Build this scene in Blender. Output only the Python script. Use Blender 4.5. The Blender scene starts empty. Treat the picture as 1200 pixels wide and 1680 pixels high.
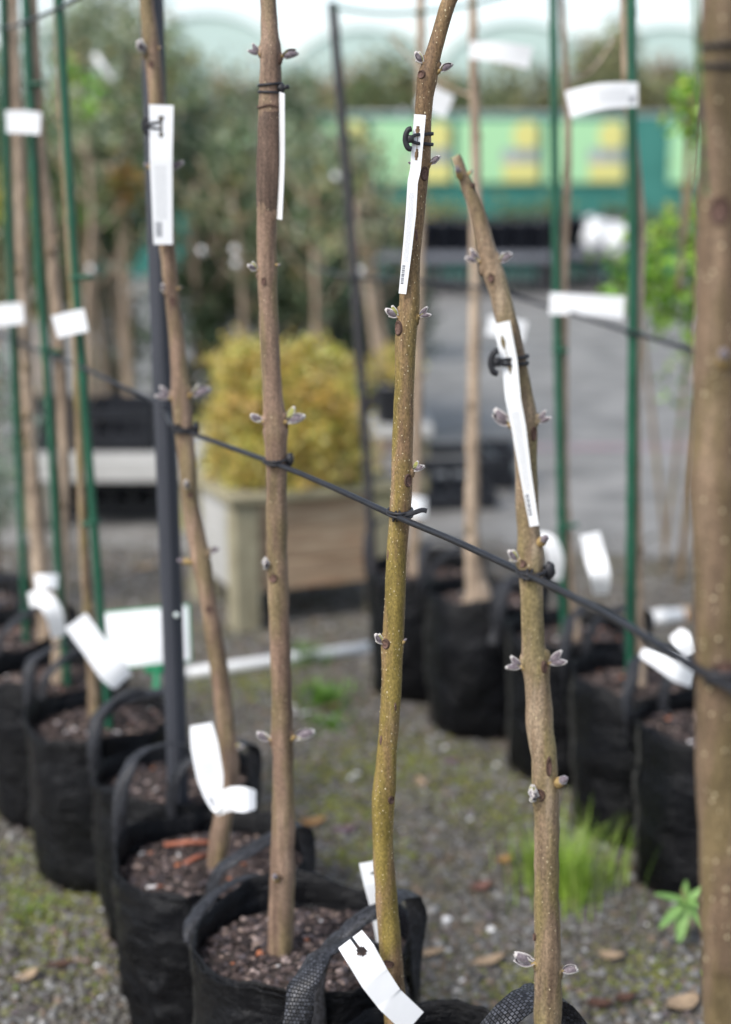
import bpy, math, random
import numpy as np
from mathutils import Vector, Matrix, Quaternion, noise

random.seed(7)
RNG = np.random.default_rng(11)
scene = bpy.context.scene
COL = scene.collection
R = math.radians

# ------------------------------------------------------------------ camera, sky, sun, exposure
CAM_H, PITCH, FPX = 1.63, R(12.6), 2600.0
CP, SP = math.cos(PITCH), math.sin(PITCH)
cam_d = bpy.data.cameras.new('camera')
cam = bpy.data.objects.new('camera', cam_d)
COL.objects.link(cam)
cam.location = (0, 0, CAM_H)
cam.rotation_euler = (math.pi / 2 - PITCH, 0, 0)
cam_d.sensor_fit = 'VERTICAL'
cam_d.sensor_height = 36.0
cam_d.lens = FPX / 1680.0 * 36.0
cam_d.clip_start = 0.05
cam_d.clip_end = 2000
cam_d.dof.use_dof = True
cam_d.dof.focus_distance = 2.07
cam_d.dof.aperture_fstop = 2.0
cam_d.dof.aperture_blades = 0
scene.camera = cam

SUN_EL, SUN_AZ = R(46), R(226)          # azimuth clockwise from +Y: behind the camera, to its left
world = bpy.data.worlds.new('World')
scene.world = world
world.use_nodes = True
wn = world.node_tree
bg = wn.nodes['Background']
sky = wn.nodes.new('ShaderNodeTexSky')
sky.sky_type = 'NISHITA'
sky.sun_disc = False
sky.sun_elevation = SUN_EL
sky.sun_rotation = SUN_AZ
sky.air_density = 1.0
sky.dust_density = 1.5
sky.ozone_density = 1.0
hs = wn.nodes.new('ShaderNodeHueSaturation')
hs.inputs['Saturation'].default_value = 0.62
wn.links.new(sky.outputs[0], hs.inputs['Color'])
wn.links.new(hs.outputs[0], bg.inputs['Color'])
bg.inputs['Strength'].default_value = 0.115
sun_d = bpy.data.lights.new('sun', 'SUN')
sun_d.energy = 1.5
sun_d.angle = R(20)
sun_d.color = (1.0, 0.965, 0.92)
sun = bpy.data.objects.new('sun', sun_d)
COL.objects.link(sun)
sdir = Vector((math.sin(SUN_AZ) * math.cos(SUN_EL), math.cos(SUN_AZ) * math.cos(SUN_EL), math.sin(SUN_EL)))
sun.rotation_euler = sdir.to_track_quat('Z', 'Y').to_euler()
scene.view_settings.view_transform = 'Standard'
scene.view_settings.look = 'None'
scene.view_settings.gamma = 1.0
scene.view_settings.exposure = 1.12
scene.render.engine = 'CYCLES'

# ------------------------------------------------------------------ measuring helpers (where a sighted point stands in the place)
def ray(px, py):
    a, b = (px - 600.0) / FPX, (840.0 - py) / FPX
    return Vector((a, CP + b * SP, -SP + b * CP))
def V(px, py, Y):                        # at the upright plane y = Y
    d = ray(px, py)
    return Vector((0, 0, CAM_H)) + d * (Y / d.y)
def G(px, py, z=0.0):                    # at the level z
    d = ray(px, py)
    return Vector((0, 0, CAM_H)) + d * ((z - CAM_H) / d.z)
def mpp(py, Y):                          # metres for one photo pixel there
    return (Y / ray(600, py).y) / FPX
def crom(p0, p1, p2, p3, t):
    return 0.5 * ((2 * p1) + (p2 - p0) * t + (2 * p0 - 5 * p1 + 4 * p2 - p3) * t * t + (3 * p1 - p0 - 3 * p2 + p3) * t ** 3)
def smooth_path(pts, step):
    P = [Vector(p) for p in pts]
    out = []
    for i in range(len(P) - 1):
        a, b, c, d = P[max(i - 1, 0)], P[i], P[i + 1], P[min(i + 2, len(P) - 1)]
        n = max(1, int(math.ceil((c - b).length / step)))
        for k in range(n):
            out.append(crom(a, b, c, d, k / n))
    out.append(P[-1])
    return out

# ------------------------------------------------------------------ mesh helpers
class MB:
    def __init__(self):
        self.v, self.f, self.m, self.uv = [], [], [], []
    def add(self, verts, faces, mi=0, uvs=None):
        o = len(self.v)
        self.v.extend(Vector(q) for q in verts)
        self.f.extend([tuple(i + o for i in f) for f in faces])
        self.m.extend([mi] * len(faces))
        self.uv.extend(uvs if uvs else [(0, 0)] * len(verts))
        return o
    def box(self, c, size, rz=0, mi=0, bev=0.0, rot=None):
        hx, hy, hz = size[0] / 2, size[1] / 2, size[2] / 2
        M = rot if rot is not None else Matrix.Rotation(rz, 3, 'Z')
        c = Vector(c)
        b = min(bev, hx * .45, hy * .45, hz * .45)
        if b <= 0:
            vs = [c + M @ Vector((x, y, z)) for z in (-hz, hz) for x, y in ((-hx, -hy), (hx, -hy), (hx, hy), (-hx, hy))]
            fs = [(3, 2, 1, 0), (4, 5, 6, 7), (0, 1, 5, 4), (1, 2, 6, 5), (2, 3, 7, 6), (3, 0, 4, 7)]
            self.add(vs, fs, mi)
            return
        ring = lambda ex, ey, z: [(-ex + b, -ey, z), (ex - b, -ey, z), (ex, -ey + b, z), (ex, ey - b, z), (ex - b, ey, z), (-ex + b, ey, z), (-ex, ey - b, z), (-ex, -ey + b, z)]
        vs = ring(hx - b, hy - b, -hz) + ring(hx, hy, -hz + b) + ring(hx, hy, hz - b) + ring(hx - b, hy - b, hz)
        fs = [tuple(reversed(range(8))), tuple(range(24, 32))]
        for r in range(3):
            for k in range(8):
                fs.append((r * 8 + k, r * 8 + (k + 1) % 8, r * 8 + 8 + (k + 1) % 8, r * 8 + 8 + k))
        self.add([c + M @ Vector(q) for q in vs], fs, mi)
    def tube(self, pts, radii, n=10, mi=0, cap=True, wob=0.0, wfreq=30.0, closed=False, flat=1.0):
        P = [Vector(p) for p in pts]
        if not hasattr(radii, '__len__'):
            radii = [radii] * len(P)
        N = len(P)
        tang = [((P[(i + 1) % N] - P[i - 1]) if closed else (P[min(i + 1, N - 1)] - P[max(i - 1, 0)])).normalized() for i in range(N)]
        ref = Vector((1, 0, 0)) if abs(tang[0].x) < 0.8 else Vector((0, 0, 1))
        u = (ref - tang[0] * ref.dot(tang[0])).normalized()
        vs, uvs, L = [], [], 0.0
        for i in range(N):
            if i:
                L += (P[i] - P[i - 1]).length
                u = (u - tang[i] * u.dot(tang[i])).normalized()
            w = tang[i].cross(u)
            for k in range(n):
                a = 2 * math.pi * k / n
                d = u * math.cos(a) + w * math.sin(a) * flat
                r = radii[i]
                if wob:
                    r *= 1 + wob * noise.noise((P[i] + d * 0.02) * wfreq)
                vs.append(P[i] + d * r)
                uvs.append((k / n, L))
        fs = []
        for i in range(N if closed else N - 1):
            j = (i + 1) % N
            for k in range(n):
                fs.append((i * n + k, i * n + (k + 1) % n, j * n + (k + 1) % n, j * n + k))
        if cap and not closed:
            fs.append(tuple(reversed(range(n))))
            fs.append(tuple((N - 1) * n + k for k in range(n)))
        self.add(vs, fs, mi, uvs)
    def ribbon(self, pts, wdirs, widths, th, mi=0, edge=0.0):
        """flat strap with real thickness, five points across so that it can be dished by edge"""
        P = [Vector(p) for p in pts]
        N, K = len(P), 5
        if not hasattr(widths, '__len__'):
            widths = [widths] * N
        vs, uvs, L = [], [], 0.0
        for side in (1, -1):
            L = 0.0
            for i in range(N):
                t = (P[min(i + 1, N - 1)] - P[max(i - 1, 0)]).normalized()
                w = wdirs[i]
                w = (w - t * w.dot(t)).normalized()
                nrm = t.cross(w)
                if i:
                    L += (P[i] - P[i - 1]).length
                for k in range(K):
                    q = -1 + 2 * k / (K - 1)
                    vs.append(P[i] + w * (widths[i] / 2 * q) + nrm * (side * th / 2 * (1 - 0.45 * q * q) - edge * q * q))
                    uvs.append((k / (K - 1), L))
        fs = []
        o = N * K
        for i in range(N - 1):
            for k in range(K - 1):
                a, b, c, d = i * K + k, i * K + k + 1, (i + 1) * K + k + 1, (i + 1) * K + k
                fs.append((a, b, c, d))
                fs.append((o + d, o + c, o + b, o + a))
            fs.append((i * K, (i + 1) * K, o + (i + 1) * K, o + i * K))
            fs.append((i * K + K - 1, o + i * K + K - 1, o + (i + 1) * K + K - 1, (i + 1) * K + K - 1))
        for i in (0, N - 1):
            for k in range(K - 1):
                fs.append((i * K + k, o + i * K + k, o + i * K + k + 1, i * K + k + 1))
        self.add(vs, fs, mi, uvs)
    def ellipsoid(self, c, ax, M=None, nu=10, nv=7, mi=0, wob=0.0):
        M = M or Matrix.Identity(3)
        c = Vector(c)
        vs = [c + M @ Vector((0, 0, -ax[2]))]
        for j in range(1, nv):
            th = math.pi * j / nv - math.pi / 2
            for k in range(nu):
                a = 2 * math.pi * k / nu
                q = Vector((ax[0] * math.cos(th) * math.cos(a), ax[1] * math.cos(th) * math.sin(a), ax[2] * math.sin(th)))
                if wob:
                    q *= 1 + wob * noise.noise(c * 37 + q * (2.2 / max(ax)))
                vs.append(c + M @ q)
        vs.append(c + M @ Vector((0, 0, ax[2])))
        fs = [(0, 1 + (k + 1) % nu, 1 + k) for k in range(nu)]
        for j in range(nv - 2):
            for k in range(nu):
                a, b = 1 + j * nu + k, 1 + j * nu + (k + 1) % nu
                fs.append((a, b, b + nu, a + nu))
        t = len(vs) - 1
        fs += [(t, t - nu + k, t - nu + (k + 1) % nu) for k in range(nu)]
        self.add(vs, fs, mi)

ORG = {}
def empty(name, loc, label, cat, group=None):
    o = bpy.data.objects.new(name, None)
    o.empty_display_size = 0.05
    COL.objects.link(o)
    o.location = loc
    ORG[o.name] = Vector(loc)
    tag(o, label, cat, group)
    return o
def tag(o, label=None, cat=None, group=None, kind=None):
    if label: o['label'] = label
    if cat: o['category'] = cat
    if group: o['group'] = group
    if kind: o['kind'] = kind
    return o
def build(name, mb, mats, parent=None, smooth=True, loc=None, kind=None):
    org = ORG[parent.name] if parent is not None else Vector(loc or (0, 0, 0))
    me = bpy.data.meshes.new(name)
    me.from_pydata([tuple(q - org) for q in mb.v], [], mb.f)
    if not isinstance(mats, (list, tuple)):
        mats = [mats]
    for m in mats:
        me.materials.append(m)
    me.polygons.foreach_set('material_index', mb.m)
    me.polygons.foreach_set('use_smooth', [smooth] * len(mb.f))
    if any(q != (0, 0) for q in mb.uv):
        lay = me.uv_layers.new(name='uv')
        idx = np.empty(len(me.loops), dtype=np.int32)
        me.loops.foreach_get('vertex_index', idx)
        lay.data.foreach_set('uv', np.array(mb.uv, dtype=np.float32)[idx].ravel())
    me.update()
    o = bpy.data.objects.new(name, me)
    COL.objects.link(o)
    if parent is not None:
        o.parent = parent
        ORG[o.name] = org
    else:
        o.location = org
        ORG[o.name] = org
    if kind:
        o['kind'] = kind
    return o
def fast(name, verts, faces, mats, parent=None, colors=None, smooth=False, kind=None, loc=(0, 0, 0), mi=None):
    """numpy verts (n,3), faces (m,k) of one size, colors per face"""
    org = np.array(ORG[parent.name] if parent is not None else loc, dtype=np.float32)
    me = bpy.data.meshes.new(name)
    n, (m, k) = len(verts), faces.shape
    me.vertices.add(n)
    me.vertices.foreach_set('co', (np.asarray(verts, dtype=np.float32) - org).ravel())
    me.loops.add(m * k)
    me.loops.foreach_set('vertex_index', faces.astype(np.int32).ravel())
    me.polygons.add(m)
    me.polygons.foreach_set('loop_start', np.arange(0, m * k, k, dtype=np.int32))
    if mi is not None:
        me.polygons.foreach_set('material_index', np.asarray(mi, dtype=np.int32))
    me.polygons.foreach_set('use_smooth', np.full(m, smooth, dtype=bool))
    for q in (mats if isinstance(mats, (list, tuple)) else [mats]):
        me.materials.append(q)
    if colors is not None:
        at = me.color_attributes.new('tint', 'FLOAT_COLOR', 'CORNER')
        c = np.ones((m, k, 4), dtype=np.float32)
        c[:, :, :3] = np.asarray(colors, dtype=np.float32)[:, None, :]
        at.data.foreach_set('color', c.ravel())
    me.update(calc_edges=True)
    me.validate()
    o = bpy.data.objects.new(name, me)
    COL.objects.link(o)
    if parent is not None:
        o.parent = parent
    else:
        o.location = tuple(float(q) for q in org)
    ORG[o.name] = Vector([float(q) for q in org])
    if kind:
        o['kind'] = kind
    return o

# ------------------------------------------------------------------ materials
def new_mat(name):
    m = bpy.data.materials.new(name)
    m.use_nodes = True
    return m, m.node_tree, m.node_tree.nodes['Principled BSDF']
def c4(c): return (c[0], c[1], c[2], 1.0)
def srgb(r, g, b):
    f = lambda x: (x / 255 / 12.92) if x <= 10 else ((x / 255 + 0.055) / 1.055) ** 2.4
    return (f(r), f(g), f(b))
def noise_mat(name, stops, scale=8, stretch=(1, 1, 1), rough=0.7, bump=0.0, bscale=40, detail=5, bdist=0.002, spec=0.35, coat=0.0, sheen=0.0, second=None):
    """colour ramp on noise; stops = [(pos, rgb)...]"""
    m, nt, b = new_mat(name)
    L = nt.links.new
    tc = nt.nodes.new('ShaderNodeTexCoord')
    mp = nt.nodes.new('ShaderNodeMapping')
    mp.inputs['Scale'].default_value = stretch
    L(tc.outputs['Object'], mp.inputs['Vector'])
    n = nt.nodes.new('ShaderNodeTexNoise')
    n.inputs['Scale'].default_value = scale
    n.inputs['Detail'].default_value = detail
    n.inputs['Roughness'].default_value = 0.62
    L(mp.outputs[0], n.inputs['Vector'])
    cr = nt.nodes.new('ShaderNodeValToRGB')
    e = cr.color_ramp.elements
    while len(e) < len(stops):
        e.new(0.5)
    for k, (p, c) in enumerate(stops):
        e[k].position = p
        e[k].color = c4(c)
    L(n.outputs[0], cr.inputs[0])
    col = cr.outputs[0]
    if second:                                   # (scale, stretch, lo, hi, colour, amount)
        sc, st, lo, hi, cc, amt = second
        mp2 = nt.nodes.new('ShaderNodeMapping')
        mp2.inputs['Scale'].default_value = st
        L(tc.outputs['Object'], mp2.inputs['Vector'])
        n2 = nt.nodes.new('ShaderNodeTexNoise')
        n2.inputs['Scale'].default_value = sc
        n2.inputs['Detail'].default_value = 3
        L(mp2.outputs[0], n2.inputs['Vector'])
        mr = nt.nodes.new('ShaderNodeMapRange')
        mr.inputs['From Min'].default_value = lo
        mr.inputs['From Max'].default_value = hi
        mr.inputs['To Max'].default_value = amt
        L(n2.outputs[0], mr.inputs['Value'])
        mx = nt.nodes.new('ShaderNodeMix')
        mx.data_type = 'RGBA'
        L(mr.outputs[0], mx.inputs['Factor'])
        L(col, mx.inputs['A'])
        mx.inputs['B'].default_value = c4(cc)
        col = mx.outputs['Result']
    L(col, b.inputs['Base Color'])
    b.inputs['Roughness'].default_value = rough
    b.inputs['Specular IOR Level'].default_value = spec
    b.inputs['Coat Weight'].default_value = coat
    if sheen:
        b.inputs['Sheen Weight'].default_value = sheen
        b.inputs['Sheen Roughness'].default_value = 0.4
    if bump:
        nb = nt.nodes.new('ShaderNodeTexNoise')
        nb.inputs['Scale'].default_value = bscale
        nb.inputs['Detail'].default_value = 6
        L(mp.outputs[0], nb.inputs['Vector'])
        bp = nt.nodes.new('ShaderNodeBump')
        bp.inputs['Strength'].default_value = bump
        bp.inputs['Distance'].default_value = bdist
        L(nb.outputs[0], bp.inputs['Height'])
        L(bp.outputs[0], b.inputs['Normal'])
    return m
def plain(name, c, rough=0.5, spec=0.5, var=0.06, bump=0.0, bscale=60, **k):
    lo = tuple(max(0, x * (1 - var)) for x in c)
    hi = tuple(min(1, x * (1 + var)) for x in c)
    return noise_mat(name, [(0.3, lo), (0.7, hi)], scale=12, rough=rough, spec=spec, bump=bump, bscale=bscale, **k)
def tint_mat(name, rough=0.6, spec=0.3, translucent=0.0, rvar=True):
    m, nt, b = new_mat(name)
    L = nt.links.new
    at = nt.nodes.new('ShaderNodeAttribute')
    at.attribute_name = 'tint'
    nz = nt.nodes.new('ShaderNodeTexNoise')
    nz.inputs['Scale'].default_value = 90
    mx = nt.nodes.new('ShaderNodeMix')
    mx.data_type = 'RGBA'
    mx.blend_type = 'MULTIPLY'
    mx.inputs['Factor'].default_value = 0.45
    L(at.outputs['Color'], mx.inputs['A'])
    cr = nt.nodes.new('ShaderNodeMapRange')
    cr.inputs['From Min'].default_value = 0.3
    cr.inputs['From Max'].default_value = 0.7
    cr.inputs['To Min'].default_value = 0.6
    cr.inputs['To Max'].default_value = 1.25
    L(nz.outputs[0], cr.inputs['Value'])
    L(cr.outputs[0], mx.inputs['B'])
    L(mx.outputs['Result'], b.inputs['Base Color'])
    b.inputs['Roughness'].default_value = rough
    b.inputs['Specular IOR Level'].default_value = spec
    if translucent:
        tr = nt.nodes.new('ShaderNodeBsdfTranslucent')
        L(mx.outputs['Result'], tr.inputs['Color'])
        ms = nt.nodes.new('ShaderNodeMixShader')
        ms.inputs[0].default_value = translucent
        out = nt.nodes['Material Output']
        L(b.outputs[0], ms.inputs[1])
        L(tr.outputs[0], ms.inputs[2])
        L(ms.outputs[0], out.inputs['Surface'])
    return m

M = {}
STR = (55, 55, 3.2)
def bark(name, dark, mid, light, olive=None, amt=0.85, lo=0.42, hi=0.62, zr=None):
    m = noise_mat(name, [(0.28, dark), (0.5, mid), (0.74, light)], scale=1.0, stretch=STR, rough=0.62, bump=0.6, bscale=2.2, bdist=0.0018, spec=0.3,
                     second=(7.0, (5, 5, 1.1), lo, hi, olive, amt) if olive else None)
    nt = m.node_tree
    L = nt.links.new
    bs = nt.nodes['Principled BSDF']
    src0 = bs.inputs['Base Color'].links[0].from_socket
    tc0 = [n for n in nt.nodes if n.type == 'TEX_COORD'][0]
    col = src0
    for sc_, st_, lo_, hi_, a_, b_ in ((420, (1, 1, .6), .36, .64, .68, 1.22), (26, (1, 1, .35), .32, .68, .72, 1.2), (120, (1, 1, .12), .3, .7, .8, 1.12)):
        mp = nt.nodes.new('ShaderNodeMapping')
        mp.inputs['Scale'].default_value = st_
        L(tc0.outputs['Object'], mp.inputs['Vector'])
        nz = nt.nodes.new('ShaderNodeTexNoise')
        nz.inputs['Scale'].default_value = sc_
        nz.inputs['Detail'].default_value = 4
        L(mp.outputs[0], nz.inputs['Vector'])
        mr = nt.nodes.new('ShaderNodeMapRange')
        for nm, v_ in (('From Min', lo_), ('From Max', hi_), ('To Min', a_), ('To Max', b_)): mr.inputs[nm].default_value = v_
        L(nz.outputs[0], mr.inputs['Value'])
        mm = nt.nodes.new('ShaderNodeMix')
        mm.data_type = 'RGBA'
        mm.blend_type = 'MULTIPLY'
        mm.inputs['Factor'].default_value = 1.0
        L(col, mm.inputs['A'])
        L(mr.outputs[0], mm.inputs['B'])
        col = mm.outputs['Result']
    L(col, bs.inputs['Base Color'])
    if zr:                                  # older, browner wood above the given height
        nt = m.node_tree
        mx = [n for n in nt.nodes if n.type == 'MIX' and n.blend_type == 'MIX'][0]
        src = mx.inputs['Factor'].links[0].from_socket
        tc = [n for n in nt.nodes if n.type == 'TEX_COORD'][0]
        sp = nt.nodes.new('ShaderNodeSeparateXYZ')
        nt.links.new(tc.outputs['Object'], sp.inputs[0])
        mr = nt.nodes.new('ShaderNodeMapRange')
        mr.inputs['From Min'].default_value, mr.inputs['From Max'].default_value = zr
        mr.inputs['To Min'].default_value, mr.inputs['To Max'].default_value = 1.0, 0.2
        nt.links.new(sp.outputs['Z'], mr.inputs['Value'])
        mu = nt.nodes.new('ShaderNodeMath')
        mu.operation = 'MULTIPLY'
        nt.links.new(src, mu.inputs[0])
        nt.links.new(mr.outputs[0], mu.inputs[1])
        nt.links.new(mu.outputs[0], mx.inputs['Factor'])
    return m
M['bark_olive'] = bark('bark_olive', srgb(98, 76, 58), srgb(134, 108, 80), srgb(160, 138, 110), srgb(130, 115, 54), 0.82, 0.40, 0.58, zr=(1.02, 1.2))
M['bark_tan'] = bark('bark_tan', srgb(98, 80, 66), srgb(136, 116, 94), srgb(166, 150, 128), srgb(126, 115, 70), 0.65, 0.46, 0.62)
M['bark_brown'] = bark('bark_brown', srgb(92, 73, 62), srgb(136, 112, 95), srgb(170, 146, 125), srgb(120, 109, 72), 0.6, 0.46, 0.62)
M['bark_dark'] = bark('bark_dark', srgb(86, 70, 55), srgb(114, 95, 76), srgb(138, 118, 97), srgb(104, 92, 60), 0.65, 0.46, 0.6)
M['bark_pale'] = bark('bark_pale', srgb(122, 103, 87), srgb(168, 148, 127), srgb(198, 180, 160))
M['bark_old'] = bark('bark_old', srgb(44, 36, 32), srgb(98, 80, 69), srgb(150, 126, 108))
M['lenticel'] = plain('lenticel', srgb(196, 182, 148), rough=0.8, var=0.15)
M['scar'] = noise_mat('scar', [(0.3, srgb(62, 44, 38)), (0.7, srgb(120, 94, 84))], scale=300, rough=0.8, bump=0.6, bscale=500, bdist=0.001)
M['scar_rim'] = plain('scar_rim', srgb(70, 50, 40), rough=0.8)
M['bud_purple'] = noise_mat('bud_purple', [(0.3, srgb(84, 74, 80)), (0.55, srgb(116, 106, 112)), (0.8, srgb(164, 157, 158))], scale=260, rough=0.85, sheen=0.9, bump=0.4, bscale=500, bdist=0.0006)
M['bud_green'] = noise_mat('bud_green', [(0.3, srgb(112, 116, 58)), (0.7, srgb(172, 168, 104))], scale=180, rough=0.8, sheen=0.6)
M['bud_fuzz'] = plain('bud_fuzz', srgb(188, 182, 178), rough=0.9, sheen=0.9)
M['stalk'] = noise_mat('stalk', [(0.3, srgb(120, 96, 58)), (0.7, srgb(182, 158, 108))], scale=200, rough=0.8)
M['white_tag'] = plain('white_tag', (0.80, 0.81, 0.82), rough=0.45, var=0.05, bump=.15, bscale=25)
M['wire_black'] = noise_mat('wire_black', [(0.3, (0.009, 0.0095, 0.012)), (0.7, (0.02, 0.021, 0.026))], scale=60, rough=0.42, bump=0.25, bscale=240, bdist=0.0008)
M['rubber'] = noise_mat('rubber', [(0.3, (0.012, 0.012, 0.014)), (0.7, (0.03, 0.03, 0.035))], scale=90, rough=0.5, bump=0.2, bscale=300, bdist=0.0006)
M['stake_grey'] = noise_mat('stake_grey', [(0.3, (0.034, 0.037, 0.046)), (0.7, (0.056, 0.06, 0.074))], scale=3, stretch=(40, 40, 0.8), rough=0.5, bump=0.15, bscale=6, bdist=0.001)
M['stake_dark'] = noise_mat('stake_dark', [(0.3, (0.03, 0.029, 0.033)), (0.7, (0.062, 0.058, 0.062))], scale=4, stretch=(30, 30, 1), rough=0.55)
M['stake_green'] = noise_mat('stake_green', [(0.3, (0.011, 0.066, 0.038)), (0.7, (0.022, 0.108, 0.062))], scale=30, stretch=(1, 1, .3), rough=0.4, bump=0.2, bscale=60)
M['white_bolt'] = plain('white_bolt', (0.7, 0.78, 0.75), rough=0.35)

# plant label print: small grey writing and a barcode near the lower end
def label_print():
    m, nt, b = new_mat('label_print')
    L = nt.links.new
    uv = nt.nodes.new('ShaderNodeUVMap')
    uv.uv_map = 'uv'
    sep = nt.nodes.new('ShaderNodeSeparateXYZ')
    L(uv.outputs[0], sep.inputs[0])
    def math_(op, a, bb=None, c=None):
        q = nt.nodes.new('ShaderNodeMath')
        q.operation = op
        for i, x in enumerate((a, bb, c)):
            if x is None: continue
            if isinstance(x, (int, float)): q.inputs[i].default_value = x
            else: L(x, q.inputs[i])
        return q.outputs[0]
    U, W = sep.outputs['X'], sep.outputs['Y']
    def win(x, lo, hi):
        return math_('MULTIPLY', math_('GREATER_THAN', x, lo), math_('LESS_THAN', x, hi))
    def stripes(sx, sy, thr):
        cb = nt.nodes.new('ShaderNodeCombineXYZ')
        L(math_('MULTIPLY', U, sx), cb.inputs[0])
        L(math_('MULTIPLY', W, sy), cb.inputs[1])
        nz = nt.nodes.new('ShaderNodeTexNoise')
        nz.inputs['Scale'].default_value = 1.0
        nz.inputs['Detail'].default_value = 1.0
        L(cb.outputs[0], nz.inputs['Vector'])
        return math_('GREATER_THAN', nz.outputs[0], thr)
    bar = math_('MULTIPLY', math_('MULTIPLY', win(U, 0.14, 0.48), win(W, 0.835, 0.945)), stripes(0.01, 240, 0.47))
    rows = math_('LESS_THAN', math_('FRACT', math_('MULTIPLY', U, 13)), 0.42)
    txt = math_('MULTIPLY', math_('MULTIPLY', math_('MULTIPLY', win(U, 0.2, 0.72), win(W, 0.43, 0.82)), rows), stripes(13, 330, 0.45))
    ink = math_('MAXIMUM', math_('MULTIPLY', bar, 0.9), math_('MULTIPLY', txt, 0.5))
    mx = nt.nodes.new('ShaderNodeMix')
    mx.data_type = 'RGBA'
    L(ink, mx.inputs['Factor'])
    mx.inputs['A'].default_value = (0.84, 0.85, 0.86, 1)
    mx.inputs['B'].default_value = (0.05, 0.06, 0.09, 1)
    L(mx.outputs['Result'], b.inputs['Base Color'])
    b.inputs['Roughness'].default_value = 0.45
    return m
M['label_print'] = label_print()

# black woven bag plastic and strap webbing
def bag_mat():
    m, nt, b = new_mat('bag_plastic')
    L = nt.links.new
    tc = nt.nodes.new('ShaderNodeTexCoord')
    mp = nt.nodes.new('ShaderNodeMapping')
    mp.inputs['Scale'].default_value = (5, 5, 13)
    L(tc.outputs['Object'], mp.inputs['Vector'])
    n = nt.nodes.new('ShaderNodeTexNoise')
    n.inputs['Scale'].default_value = 2.0
    n.inputs['Detail'].default_value = 8
    n.inputs['Roughness'].default_value = 0.66
    L(mp.outputs[0], n.inputs['Vector'])
    n2 = nt.nodes.new('ShaderNodeTexNoise')
    n2.inputs['Scale'].default_value = 7
    n2.inputs['Detail'].default_value = 6
    L(tc.outputs['Object'], n2.inputs['Vector'])
    cr = nt.nodes.new('ShaderNodeValToRGB')
    cr.color_ramp.elements[0].position = 0.35
    cr.color_ramp.elements[0].color = (0.001, 0.001, 0.0016, 1)
    cr.color_ramp.elements[1].position = 0.78
    cr.color_ramp.elements[1].color = (0.004, 0.0046, 0.007, 1)
    L(n2.outputs[0], cr.inputs[0])
    nd = nt.nodes.new('ShaderNodeTexNoise')          # dried soil splashed on the plastic
    nd.inputs['Scale'].default_value = 16
    nd.inputs['Detail'].default_value = 9
    nd.inputs['Roughness'].default_value = 0.75
    L(tc.outputs['Object'], nd.inputs['Vector'])
    mrd = nt.nodes.new('ShaderNodeMapRange')
    mrd.inputs['From Min'].default_value = 0.56
    mrd.inputs['From Max'].default_value = 0.78
    mrd.inputs['To Max'].default_value = 0.06
    L(nd.outputs[0], mrd.inputs['Value'])
    mxd = nt.nodes.new('ShaderNodeMix')
    mxd.data_type = 'RGBA'
    L(mrd.outputs[0], mxd.inputs['Factor'])
    L(cr.outputs[0], mxd.inputs['A'])
    mxd.inputs['B'].default_value = (0.05, 0.042, 0.034, 1)
    L(mxd.outputs['Result'], b.inputs['Base Color'])
    mrr = nt.nodes.new('ShaderNodeMapRange')
    mrr.inputs['From Min'].default_value = 0.3
    mrr.inputs['From Max'].default_value = 0.7
    mrr.inputs['To Min'].default_value = 0.2
    mrr.inputs['To Max'].default_value = 0.42
    L(n.outputs[0], mrr.inputs['Value'])
    L(mrr.outputs[0], b.inputs['Roughness'])
    b.inputs['Specular IOR Level'].default_value = 0.27
    ad = nt.nodes.new('ShaderNodeMath')
    ad.operation = 'ADD'
    L(n.outputs[0], ad.inputs[0])
    L(n2.outputs[0], ad.inputs[1])
    bp = nt.nodes.new('ShaderNodeBump')
    bp.inputs['Strength'].default_value = 0.9
    bp.inputs['Distance'].default_value = 0.014
    L(ad.outputs[0], bp.inputs['Height'])
    L(bp.outputs[0], b.inputs['Normal'])
    return m
M['bag'] = bag_mat()
M['seam'] = noise_mat('seam', [(0.3, (0.03, 0.03, 0.028)), (0.7, (0.075, 0.073, 0.066))], scale=10, stretch=(1, 1, 8), rough=0.6)
def strap_mat():
    m, nt, b = new_mat('strap_webbing')
    L = nt.links.new
    uv = nt.nodes.new('ShaderNodeUVMap')
    uv.uv_map = 'uv'
    mp = nt.nodes.new('ShaderNodeMapping')
    mp.inputs['Scale'].default_value = (8.0, 190.0, 1)
    L(uv.outputs[0], mp.inputs['Vector'])
    br = nt.nodes.new('ShaderNodeTexBrick')
    br.inputs['Scale'].default_value = 1.0
    br.inputs['Brick Width'].default_value = 1.0
    br.inputs['Row Height'].default_value = 1.0
    br.inputs['Mortar Size'].default_value = 0.16
    br.inputs['Mortar Smooth'].default_value = 1.0
    br.inputs['Color1'].default_value = (0.006, 0.006, 0.008, 1)
    br.inputs['Color2'].default_value = (0.062, 0.065, 0.078, 1)
    br.inputs['Mortar'].default_value = (0.002, 0.002, 0.002, 1)
    L(mp.outputs[0], br.inputs['Vector'])
    L(br.outputs['Color'], b.inputs['Base Color'])
    b.inputs['Roughness'].default_value = 0.5
    inv = nt.nodes.new('ShaderNodeMath')
    inv.operation = 'SUBTRACT'
    inv.inputs[0].default_value = 1.0
    L(br.outputs['Fac'], inv.inputs[1])
    bp = nt.nodes.new('ShaderNodeBump')
    bp.inputs['Strength'].default_value = 1.0
    bp.inputs['Distance'].default_value = 0.003
    L(inv.outputs[0], bp.inputs['Height'])
    L(bp.outputs[0], b.inputs['Normal'])
    return m
M['strap'] = strap_mat()
M['soil'] = noise_mat('soil', [(0.3, (0.018, 0.014, 0.012)), (0.7, (0.06, 0.045, 0.038))], scale=60, rough=0.9, bump=0.8, bscale=120, bdist=0.006)
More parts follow.
